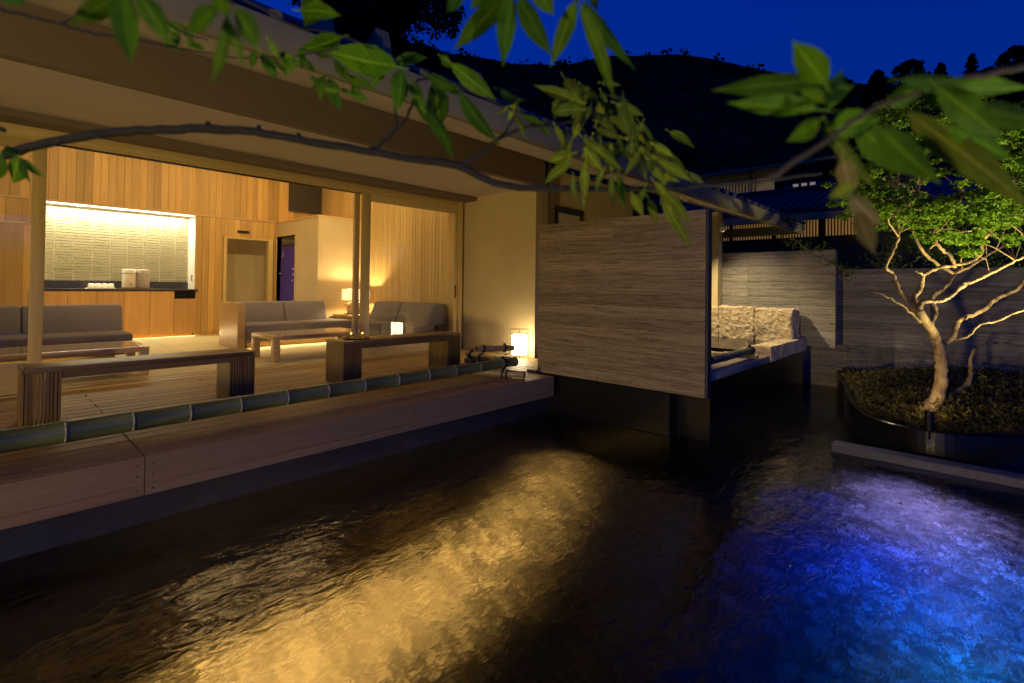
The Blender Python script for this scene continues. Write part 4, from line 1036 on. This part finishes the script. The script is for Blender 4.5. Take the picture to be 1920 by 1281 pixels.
# eave downlight above bath
ed = thing('eave_downlight', 'recessed downlight in the eave soffit above the bath', 'downlight', (7.0, 3.1, 2.3))
MB().tube([(7.0, 3.1, 2.33), (7.0, 3.1, 2.40)], .04, 14, False).build('housing', greym, ed)
lamp('SPOT', 'bath_down', (7.0, 3.1, 2.32), 260, (1, .82, .50), ed, .03, (7.9, 2.75, .4), spot_size=rad(80), spot_blend=.7)

e2 = thing('eave_downlight', 'added downlight, unseen in the eave soffit, warming the bath ledge near the panel', 'downlight', (6.1, 2.75, 2.2))
MB().tube([(6.1, 2.75, 2.20), (6.1, 2.75, 2.28)], .035, 14, False).build('housing', greym, e2)
lamp('SPOT', 'ledge_fill', (6.1, 2.75, 2.19), 150, (1, .78, .46), e2, .02, (6.3, 1.95, .2), spot_size=rad(62), spot_blend=.8)  # extra lamp added to give the bath ledge warm light

# ------------------------------------------------------------------ garden tree
D0 = 4.95
def T7(x, y, d=0.0): return P(1440+x/2.4625, 380+y/2.4625, D0+d)
def rpx(r, d=0): return r/2.4625/FOC*(D0+d)*.78
tr = thing('garden_tree', 'lit crape myrtle with smooth twisting tan limbs on the planted island', 'tree', tuple(T7(748, 955)))
LIMBS = {
 'trunk': [(735,985,52,0),(750,950,42,0),(790,880,34,0),(800,790,32,.02),(795,700,29,.03),(785,650,28,.05)],
 'a': [(785,650,26,.05),(755,590,25,0),(718,535,23,-.05),(700,490,17,-.08),(715,458,14,-.1),(780,455,12,-.15),(830,440,12,-.2),(880,400,12,-.2),(910,375,14,-.2),(960,360,9,-.22),(1010,332,11,-.3),(1080,300,8,-.35),(1180,250,7,-.5),(1300,200,6,-.6)],
 'b': [(712,540,17,-.05),(655,465,14,0),(600,390,13,.05),(575,330,9,.1),(545,297,8,.1),(580,220,7,.1),(603,155,7,.12),(590,80,6,.15),(560,30,5,.2),(510,0,5,.2),(470,-60,3,.3)],
 'c': [(700,510,15,-.04),(675,440,14,.05),(705,390,14,.1),(720,335,12,.12),(780,305,10,.15),(860,290,9,.2),(930,275,9,.2),(985,230,9,.2),(990,180,9,.2),(1060,110,8,.15),(1180,40,8,.1),(1280,-20,6,.1)],
 'c2': [(720,335,8,.12),(700,325,5,.1),(680,315,3,.1)],
 'd': [(750,570,16,.1),(768,500,17,.3),(758,440,15,.4),(820,385,12,.5),(860,330,10,.55),(940,290,9,.6),(1050,220,7,.7),(1182,150,5,.8)],
 'e': [(795,665,17,.05),(850,620,15,.1),(870,565,15,.15),(900,535,13,.15),(980,500,15,.2),(1060,440,13,.25),(1150,400,12,.3),(1200,350,10,.3),(1300,330,8,.3)],
 'f': [(862,632,7,.1),(920,620,6,.05),(980,565,6,0),(1060,545,6,-.05),(1190,490,5,-.1),(1280,470,4,-.1)],
 'g': [(860,300,9,.2),(845,250,9,.2),(790,205,9,.22),(765,150,9,.25),(760,100,8,.3),(710,50,7,.3),(690,0,6,.3),(700,-80,4,.3)],
 'h': [(735,225,5,.35),(800,170,5,.3),(870,138,5,.25),(1000,125,5,.2),(1060,80,4,.2),(1090,20,4,.2),(1110,-60,3,.2)],
 'i': [(860,330,9,.5),(750,260,9,.6),(690,180,8,.6),(660,100,7,.65),(650,30,5,.7)],
 'j': [(705,550,9,-.05),(620,475,6,-.1),(540,430,6,-.15),(460,400,5,-.2),(380,365,6,-.25),(330,345,6,-.3),(345,322,5,-.3),(300,280,5,-.3),(230,250,4,-.35),(160,200,3,-.35),(110,160,2,-.4)],
 'k': [(790,915,17,.2),(812,905,16,.25),(890,865,15,.3),(935,810,12,.35),(935,750,10,.4),(945,690,9,.4),(990,655,7,.4),(1080,648,6,.4),(1190,658,5,.4),(1300,640,4,.4)],
 'l': [(545,297,5,.1),(620,110,4,.2),(640,30,3,.2),(680,-40,3,.2)],
 'm': [(603,155,4,.1),(560,90,4,.0),(540,20,3,-.1),(600,-60,2,-.1)],
 'n': [(1060,110,5,.15),(1000,60,4,.1),(960,-20,3,.1),(980,-100,2,.1)],
 'o': [(765,150,5,.25),(850,60,4,.3),(900,-40,3,.3)],
}
tips = []; rt_ = random.Random(3)
for kname, pts in LIMBS.items():
    pv = [(T7(x, y, d), rpx(r, d)) for x, y, r, d in pts]
    ps, rs = smoothpath(pv, 6, 0.006, rt_)
    if kname == 'trunk': ps[0] = Vector((ps[0].x, ps[0].y, -.35))
    o = MB().tube(ps, rs, 12).build('trunk' if kname in ('trunk', 'k') else 'limb', tbark, tr, smooth=True)
    if kname not in ('trunk', 'j'):
        tips += [p for p in ps[len(ps)//2:]]
# fine twigs and crown
tw_mb = MB(); cr = MB(); rc2 = random.Random(12)
def clump(px, py, d, rp_, n, sz=.037):
    c = P(px, py, D0+d); r = rp_/FOC*(D0+d)
    leafquads(cr, c, r, int(n*2.1), sz, rc2, .5, aspect=.6)
    q = min(tips, key=lambda t: (t-c).length)
    mid = (q+c)/2+Vector((rc2.uniform(-.04, .04), rc2.uniform(-.04, .04), .03))
    if (q-c).length < .4: tw_mb.tube([q, mid, c], [.005, .0035, .0015], 5)
CR = [(1690,235,60,35,20),(1800,250,80,40,22),(1890,250,50,45,16),(1610,330,50,45,34),(1640,395,70,25,24),(1860,330,90,50,40),(1650,245,110,60,26),(1760,210,110,45,16),(1640,330,80,60,34),(1620,375,60,40,22),(1720,300,120,70,30),(1830,270,90,70,30),(1900,290,60,60,28),(1880,230,60,40,14),(1700,395,90,45,40),(1790,400,110,40,40),(1880,400,70,50,34),(1730,440,60,25,12),(1820,440,80,30,20),(1600,320,40,40,14),(1960,300,80,80,30),(1990,420,60,60,24)]
for (cx_, cy_, wx_, wy_, n) in CR:
    for _ in range(n):
        clump(cx_+rc2.gauss(0, .45)*wx_, cy_+rc2.gauss(0, .5)*wy_, rc2.uniform(-.5, 1.0), rc2.uniform(8, 20), rc2.randint(24, 55))
for k in range(70):   # sparse leaves on the left-reaching branch
    t = rc2.random(); x = 90+t*300+rc2.gauss(0, 10); y = 160+t*170+rc2.gauss(0, 22); p = T7(x, y, -.32)
    q = p+Vector((rc2.uniform(-.04, .04), rc2.uniform(-.04, .04), rc2.uniform(-.02, .05))); tw_mb.tube([p, q], [.002, .001], 4); leafquads(cr, q, .025, 5, .03, rc2)
cr.build('crown', leaf_t, tr); stuff(tw_mb.build('twigs', tbark, tr))
# uplight fixtures
up = onz(1742, 797, -.12)
ul = thing('garden_uplight', 'black cylindrical garden spotlight at the foot of the tree', 'spotlight', (up.x, up.y, -.2))
MB().tube([(up.x, up.y, -.25), (up.x, up.y, -.13)], .006, 8).build('stake', blackmetal, ul)
MB().tube([(up.x, up.y, -.17), (up.x+.015, up.y, .0)], .032, 16).build('lamp_head', blackmetal, ul, smooth=False)
lamp('SPOT', 'tree_uplight', (up.x+.06, up.y+.01, -.03), 21, (1, .80, .42), ul, .012, tuple(T7(760, 330, .5)), spot_size=rad(150), spot_blend=.8)
u2 = thing('garden_uplight', 'second black garden spotlight low in the planting right of the trunk', 'spotlight', (6.15, -.75, -.2))
MB().tube([(6.15, -.75, -.25), (6.15, -.75, -.06)], .03, 14).build('lamp_head', blackmetal, u2)
lamp('SPOT', 'crown_uplight', (6.0, -.75, -.03), 820, (1, .90, .42), u2, .03, (6.85, 0.2, 3.1), spot_size=rad(85), spot_blend=.7)
# shrubs behind garden wall
hd = random.Random(9)
for i, (yy, lab) in enumerate(((.95, 'leafy shrub behind the garden wall, leftmost, next to the dark annex'), (.35, 'leafy shrub behind the garden wall in the middle, under the crown'), (-.3, 'leafy shrub behind the garden wall near the right edge'), (-1.0, 'leafy shrub behind the garden wall, rightmost and partly out of view'))):
    t = thing('shrub', lab, 'shrub', (10.2, yy, -.35), 'shrubs behind the garden wall')
    for k in range(5):
        MB().tube([(10.2+hd.uniform(-.1, .1), yy+hd.uniform(-.1, .1), -.35), (10.2+hd.uniform(-.5, .5), yy+hd.uniform(-.3, .3), 2.2)], [.02, .006], 5).build('stem', barkm, t)
    mb = MB()
    for k in range(26): leafquads(mb, Vector((10.2+hd.gauss(0, .3), yy+hd.gauss(0, .22), 1.75+hd.gauss(0, .42))), hd.uniform(.12, .28), 60, .10, hd, .8, aspect=.22)
    mb.build('foliage', leaf_h, t)
u3 = thing('garden_uplight', 'garden spotlight hidden behind the wall lighting the shrubs', 'spotlight', (9.6, 0, -.3))
MB().tube([(9.6, 0, -.34), (9.6, 0, -.1)], .03, 12).build('lamp_head', blackmetal, u3)
lamp('SPOT', 'shrub_uplight', (9.6, 0, 0), 120, (1, .9, .55), u3, .03, (10.0, 0, 2), spot_size=rad(140), spot_blend=.5)

# ------------------------------------------------------------------ underwater lamps
def uwlamp(label, loc, tgt, power, col, ang=120, size=.03):
    t = thing('underwater_light', label, 'underwater light', loc, 'lamps under the pool surface')
    l = Vector(loc); d = (Vector(tgt)-l).normalized()
    MB().tube([l-d*.012, l+d*.0], [.007, .009], 12, True).build('housing', poolfloor, t)
    lamp('SPOT', 'pool_lamp', l+d*.008, power, col, t, size, tgt, spot_size=rad(ang), spot_blend=.9)
for i, (px, py, pw) in enumerate(((1045, 890, 1.3), (1015, 930, 1.8), (965, 975, 2.2), (890, 1025, 3.2), (790, 1080, 4.4), (690, 1125, 5), (590, 1170, 5), (480, 1225, 4))):  # warm lamps added under water in place of the golden reflection on it
    l = onz(px, py, -1.0); uwlamp(('first', 'second', 'third', 'fourth', 'fifth', 'sixth', 'seventh', 'eighth')[i]+' added warm lamp imitating the golden reflection, counting from the lantern side', (l.x, l.y, -1.0), (l.x-.25, l.y-.2, -2.2), pw*36, (1, .50, .10), 98)
for (x, y, hgt, pw, c, n_) in ((5.22, .50, .34, 46, (.50, .38, 1.0), 'farthest violet'), (5.0, .18, .34, 50, (.42, .34, 1.0), 'second violet'), (4.72, .42, .36, 40, (.30, .27, 1.0), 'third violet'), (4.5, .05, .38, 40, (.12, .20, 1.0), 'nearest violet-blue'),
        (4.2, -.15, .45, 44, (.0, .18, 1.0), 'azure'), (4.1, .42, .45, 50, (.0, .06, 1.0), 'deep blue'), (3.75, .12, .5, 62, (.0, .15, 1.0), 'bright azure'), (3.35, -.10, .5, 30, (.0, .30, .8), 'teal'), (4.6, .98, .4, 9, (.0, .05, .9), 'dim blue'), (3.9, .85, .5, 16, (.0, .03, .9), 'dimmest blue')):
    z = (-.95-(4.9-x)*.282 if x < 4.9 else -.95+(x-4.9)*.1)+hgt
    uwlamp(n_+' underwater lamp in the blue glow by the pool kerb', (x, y, z), (x-.1, y-.02, -2.2), pw*.85, c, 132)

# ------------------------------------------------------------------ foreground maple branches
def leaf(parent, bpx, tpx, wpx, d, mat, rnd, fold=None, curl=None):
    dd = d*rnd.uniform(-.04, .04)
    a = P(bpx[0], bpx[1], d); b = P(tpx[0], tpx[1], d+dd+rnd.uniform(-.03, .03))
    ax = b-a; L_ = ax.length; ax.normalize(); view = (a-EYE).normalized()
    side = ax.cross(view).normalized(); nrm = side.cross(ax).normalized()
    ang = rnd.uniform(-.75, .75); side2 = side*math.cos(ang)+nrm*math.sin(ang); nrm2 = nrm*math.cos(ang)-side*math.sin(ang)
    w_ = wpx/FOC*d*0.44; curl0 = curl; fold = rnd.uniform(.12, .35) if fold is None else fold; curl = rnd.uniform(-.12, .12) if curl is None else curl
    mb = MB(); n = 9
    for i in range(n+1):
        t = i/n; prof = (math.sin(math.pi*min(1, t**.80))**0.85)*(1-0.35*t**3) if 0 < t < 1 else 0.02
        if t > .8: prof *= 1-(t-.8)*3.2
        c = a+ax*L_*t+nrm2*(curl*L_*math.sin(math.pi*t)); wv = w_*prof*(1+.05*math.sin(i*2.6))
        mb.v += [tuple(c+side2*wv+nrm2*wv*fold), tuple(c), tuple(c-side2*wv+nrm2*wv*fold)]
        mb.v[-3:] = [mb.v[-3], mb.v[-2], mb.v[-1]]
    for i in range(n):
        q = i*3; mb.f += [(q, q+1, q+4, q+3), (q+1, q+2, q+5, q+4)]
    nq = len(mb.v); st_w = side2*(.0012*d)
    mb.v += [tuple(a-ax*L_*.16-st_w), tuple(a-ax*L_*.16+st_w), tuple(a+st_w), tuple(a-st_w)]; mb.f.append((nq, nq+1, nq+2, nq+3))
    o = mb.build('leaf', mat, parent, smooth=True); uvl = o.data.uv_layers.new(name='UVMap')
    for lp_ in o.data.loops:
        vi = lp_.vertex_index; uvl.data[lp_.index].uv = ((vi % 3)*.5, (vi//3)/n) if vi < nq else (.5, 0)
    return o
def twig(parent, pts, d, name='twig', mat=barkm, kink=.0015):
    pv = [(P(x, y, d+(q[3] if len(q) > 3 else 0)), q[2]/FOC*d) for q in pts for x, y in [q[:2]]]
    ps, rs = smoothpath(pv, 5, kink, random.Random(int(pts[0][0]))); return MB().tube(ps, rs, 8).build(name, mat, parent, smooth=True)
rl = random.Random(31)
# A: main long branch
dA = .95
A = thing('maple_branch', 'long dark bare branch arching across the picture with clustered leaves', 'branch', tuple(P(0, 290, dA)), 'leafy branches hanging close to the camera')
twig(A, [(-60,305,10),(0,293,9),(90,268,9),(200,250,8.5),(300,243,8.5),(390,242,9),(480,248,8),(560,262,7.5),(640,275,7.5),(700,286,7),(780,300,7),(860,312,7.5),(915,338,7),(960,350,6.5),(1040,354,5.5),(1150,355,5),(1250,353,4.5),(1340,347,4),(1440,338,3.5),(1540,325,3)], dA, 'branch', kink=.0012)
for q in ((390,236,5),(485,243,4),(560,257,4),(1005,348,4),(1035,350,4)):
    p = P(q[0], q[1], dA-.004); MB().lathe(tuple(p), [(.003, -.006), (.006, 0), (.003, .008)], 8).build('bud', barkm, A)
for t in ([(690,284,5),(720,265,4.5),(745,240,4),(762,222,3),(778,180,2.5),(782,150,2)], [(870,312,5),(900,288,4.5),(945,255,4),(990,238,3),(1040,232,2.5),(1100,228,2)], [(1060,352,3.5),(1110,335,3),(1160,320,2.5),(1230,318,2),(1260,300,2)],
          [(745,240,2.5),(740,180,2),(750,120,2),(700,90,2)], [(940,258,2.5),(965,215,2),(970,180,2)], [(782,150,2),(830,150,2),(900,180,2),(1000,225,2)], [(1230,318,2),(1240,350,2),(1260,380,1.5)], [(1130,330,2),(1110,280,2),(1085,220,1.5)]):
    twig(A, t, dA)
LA = [((745,125),(607,92),72,'a'),((752,130),(743,212),46,'a'),((775,185),(852,305),46,'a'),((815,150),(820,245),55,'a'),((845,118),(930,187),42,'a'),((862,172),(938,272),48,'a'),((742,112),(802,108),32,'a'),((825,105),(850,128),22,'a'),((935,168),(988,188),34,'a'),((770,150),(800,220),30,'a'),((800,140),(870,180),30,'a'),((720,125),(690,165),26,'a'),
      ((975,215),(1040,262),22,'a'),((1085,190),(1000,159),28,'b'),((1058,146),(1100,212),36,'b'),((1090,206),(1038,212),32,'b'),((1105,208),(1160,256),28,'b'),((1195,268),(1167,168),22,'b'),((1178,252),(1160,196),30,'b'),((1093,258),(1168,320),28,'b'),((1074,288),(1026,303),32,'b'),((1070,305),(1020,346),32,'b'),((1100,283),(1130,322),24,'b'),((1098,300),(1094,392),22,'b'),
      ((1208,258),(1302,344),36,'b'),((1232,298),(1300,342),24,'b'),((1240,362),(1300,470),30,'b'),((1245,357),(1300,425),24,'b'),((1160,326),(1172,402),17,'a'),((1148,326),(1152,390),18,'b'),((1215,372),(1232,430),22,'b'),((1185,362),(1207,408),24,'b'),((1090,215),(1075,262),24,'b'),((1110,255),(1090,300),22,'b'),((1120,240),(1170,262),22,'b'),((1180,270),(1205,322),26,'b'),((1200,282),(1170,330),22,'b'),((1215,300),(1250,345),26,'b'),((1210,350),(1190,395),20,'b'),((1225,340),(1262,400),24,'b'),((1075,330),(1085,382),18,'b'),
      ((1040,235),(1060,275),16,'b'),((970,190),(950,230),18,'b'),((965,215),(985,262),18,'b'),((955,200),(930,215),14,'b')]
for b, t, w_, k in LA: leaf(A, b, t, w_*.92, dA*rl.uniform(.93, 1.05), leaf_a if k == 'a' else leaf_b, rl)
for k in range(55):
    x = rl.gauss(1150, 55); y = 180+(x-1040)*.55+rl.gauss(0, 36); a = rl.uniform(-.3, 2.2); l = rl.uniform(30, 62)
    leaf(A, (x, y), (x+math.cos(a)*l, y+math.sin(a)*l), l*.36, dA*rl.uniform(.95, 1.15), leaf_b, rl)
# B: overhead branch with large near leaves at the top
dB = .62
B = thing('maple_branch', 'leaf spray drooping from the top centre against the blue sky', 'branch', tuple(P(960, -60, dB)), 'leafy branches hanging close to the camera')
twig(B, [(900,-140,6),(950,-60,5),(965,-12,4),(1000,-25,4),(1060,-10,3.5),(1085,2,3)], dB)
for b, t, w_ in [((955,-12),(848,97),50),((962,-12),(943,127),58),((972,-10),(1037,108),54),((1080,0),(1031,128),40),((1086,6),(1152,185),38),((1092,0),(1193,133),36),((1105,-20),(1122,22),22),((870,-20),(838,24),30),((1000,-30),(1040,30),40),((930,-30),(880,20),40)]: leaf(B, b, t, w_, dB, leaf_a, rl, curl=.03)
# C: upper left twigs
dC = .85
Cc = thing('maple_branch', 'thin twig with small leaves crossing the eave at upper left', 'branch', tuple(P(0, 15, dC)), 'leafy branches hanging close to the camera')
twig(Cc, [(-60,-10,5),(0,17,4),(60,32,3.2),(110,45,3),(165,60,2.8),(215,69,2.5),(300,84,2),(400,102,1.8),(470,108,1.5),(560,105,1.5),(640,90,1.2)], dC)
twig(Cc, [(110,45,2.5),(150,28,2),(200,5,2)], dC); twig(Cc, [(440,-10,2.5),(500,20,2.2),(560,52,2),(620,62,1.8),(700,92,1.5)], dC); twig(Cc, [(270,-20,2),(300,20,2),(330,55,2),(390,75,1.5)], dC)
for k in range(34):
    g_ = [(330, 50, 34, 24), (520, 110, 46, 26), (600, 130, 40, 36), (650, 150, 26, 26)][k % 4]; x = rl.gauss(g_[0], g_[2]*.7); y = rl.gauss(g_[1], g_[3]*.8); a = rl.uniform(.1, 2.4); l = rl.uniform(24, 46)
    leaf(Cc, (x, y), (x+math.cos(a)*l, y+math.sin(a)*l), l*.42, dC*rl.uniform(.97, 1.1), leaf_a, rl)
for b, t, w_ in [((595,-10),(572,52),50),((620,150),(642,215),24),((610,150),(600,190),22),((665,143),(708,172),16),((480,95),(470,128),18),((490,100),(520,150),26),((530,110),(547,135),14),((640,70),(560,95),40),((560,20),(640,30),34)]: leaf(Cc, b, t, w_, dC, leaf_a, rl)
# D: dark near leaves at upper left
dD = .48
Dd = thing('maple_branch', 'dark out-of-focus leaf spray at the top left corner', 'branch', tuple(P(250, -60, dD)), 'leafy branches hanging close to the camera')
twig(Dd, [(150,-120,6),(220,-40,4),(300,-25,4),(400,-15,3.5),(440,10,3)], dD)
for b, t, w_ in [((232,-30),(246,120),56),((215,-5),(128,46),50),((255,-20),(320,82),46),((425,30),(393,162),32),((412,15),(352,66),44),((430,40),(456,132),22),((440,15),(486,92),48),((390,-30),(432,40),44),((200,-30),(150,-2),40),((-10,-30),(45,12),36)]: leaf(Dd, b, t, w_, dD, leaf_a, rl, curl=.04)
# E: right near spray
dE = .50
Ee = thing('maple_branch', 'large blurred leaf spray reaching in from the right edge', 'branch', tuple(P(1920, 150, dE)), 'leafy branches hanging close to the camera')
twig(Ee, [(1405,352,2.5),(1444,334,4),(1526,277,4.5),(1609,221,5),(1672,191,5),(1760,160,5.5),(1900,130,6),(2000,110,6)], dE, mat=plain('young_bark', (.035, .025, .014), .8, var=.3, vs=60))
for b, t, w_, k in [((1548,160),(1485,75),62,'a'),((1540,150),(1332,170),52,'a'),((1532,206),(1362,193),54,'a'),((1537,225),(1474,266),46,'a'),((1540,200),(1602,160),50,'a'),((1560,240),(1652,222),62,'a'),((1565,258),(1642,352),40,'b'),((1605,230),(1735,335),72,'a'),((1665,195),(1742,150),50,'a'),((1690,150),(1838,148),46,'a'),((1725,180),(1940,165),60,'a'),((1700,210),(1945,400),64,'b'),((1650,240),(1765,345),70,'a'),((1840,205),(1950,232),60,'a'),((1595,368),(1655,425),42,'c'),((1608,398),(1640,478),38,'c'),((1602,348),(1552,372),32,'b'),((1560,190),(1580,130),44,'a'),((1545,190),(1500,170),36,'a'),((1760,165),(1880,260),64,'a'),((1580,300),(1600,372),40,'c'),((1780,240),(1900,300),60,'a'),((1550,230),(1590,290),50,'a')]:
    leaf(Ee, b, t, w_, dE*rl.uniform(.94, 1.1), {'a': leaf_a, 'b': leaf_b, 'c': leaf_c}[k], rl, curl=rl.uniform(-.05, .05))
# F: small leaves at left edge
Ff = thing('maple_branch', 'small dark leaf tuft at the left edge beside the long branch', 'branch', tuple(P(0, 290, .85)), 'leafy branches hanging close to the camera')
twig(Ff, [(-40,270,2),(0,285,2),(35,296,1.5)], .85)
for b, t, w_ in [((35,296),(86,334),20),((38,298),(57,343),15),((34,298),(25,345),42),((30,290),(10,272),26),((0,290),(-10,340),40),((-8,235),(10,250),20)]: leaf(Ff, b, t, w_, .85, leaf_a, rl)
# garden spotlight below right of the viewpoint that lights the branches
fs = thing('garden_uplight', 'garden spotlight by the pool under the hanging branches, outside the view', 'spotlight', (1.2, -1.2, -.3))
MB().tube([(1.2, -1.2, -.85), (1.2, -1.2, -.2)], .02, 8).build('stake', blackmetal, fs); MB().tube([(1.2, -1.2, -.2), (1.15, -1.1, -.08)], .035, 14).build('lamp_head', blackmetal, fs)
lamp('SPOT', 'branch_uplight', (1.15, -1.1, -.04), 85, (1, .92, .62), fs, .05, (.9, .6, 1.45), spot_size=rad(80), spot_blend=.8)

fl_ = thing('fill_floodlight', 'added fill floodlight on a short post at the left pool side, outside the view', 'floodlight', (-6.5, 1.2, -1.1))
MB().tube([(-6.5, 1.2, -1.1), (-6.5, 1.2, .2)], .025, 8).build('post', blackmetal, fl_); MB().box(-6.62, -6.5, 1.05, 1.35, .2, .42).build('lamp_head', blackmetal, fl_)
lamp('SPOT', 'fill_lamp', (-6.45, 1.2, .31), 1450, (1, .72, .32), fl_, .25, (4.0, 3.6, 1.0), spot_size=rad(75), spot_blend=.6)  # unseen lamp added as warm fill from the left
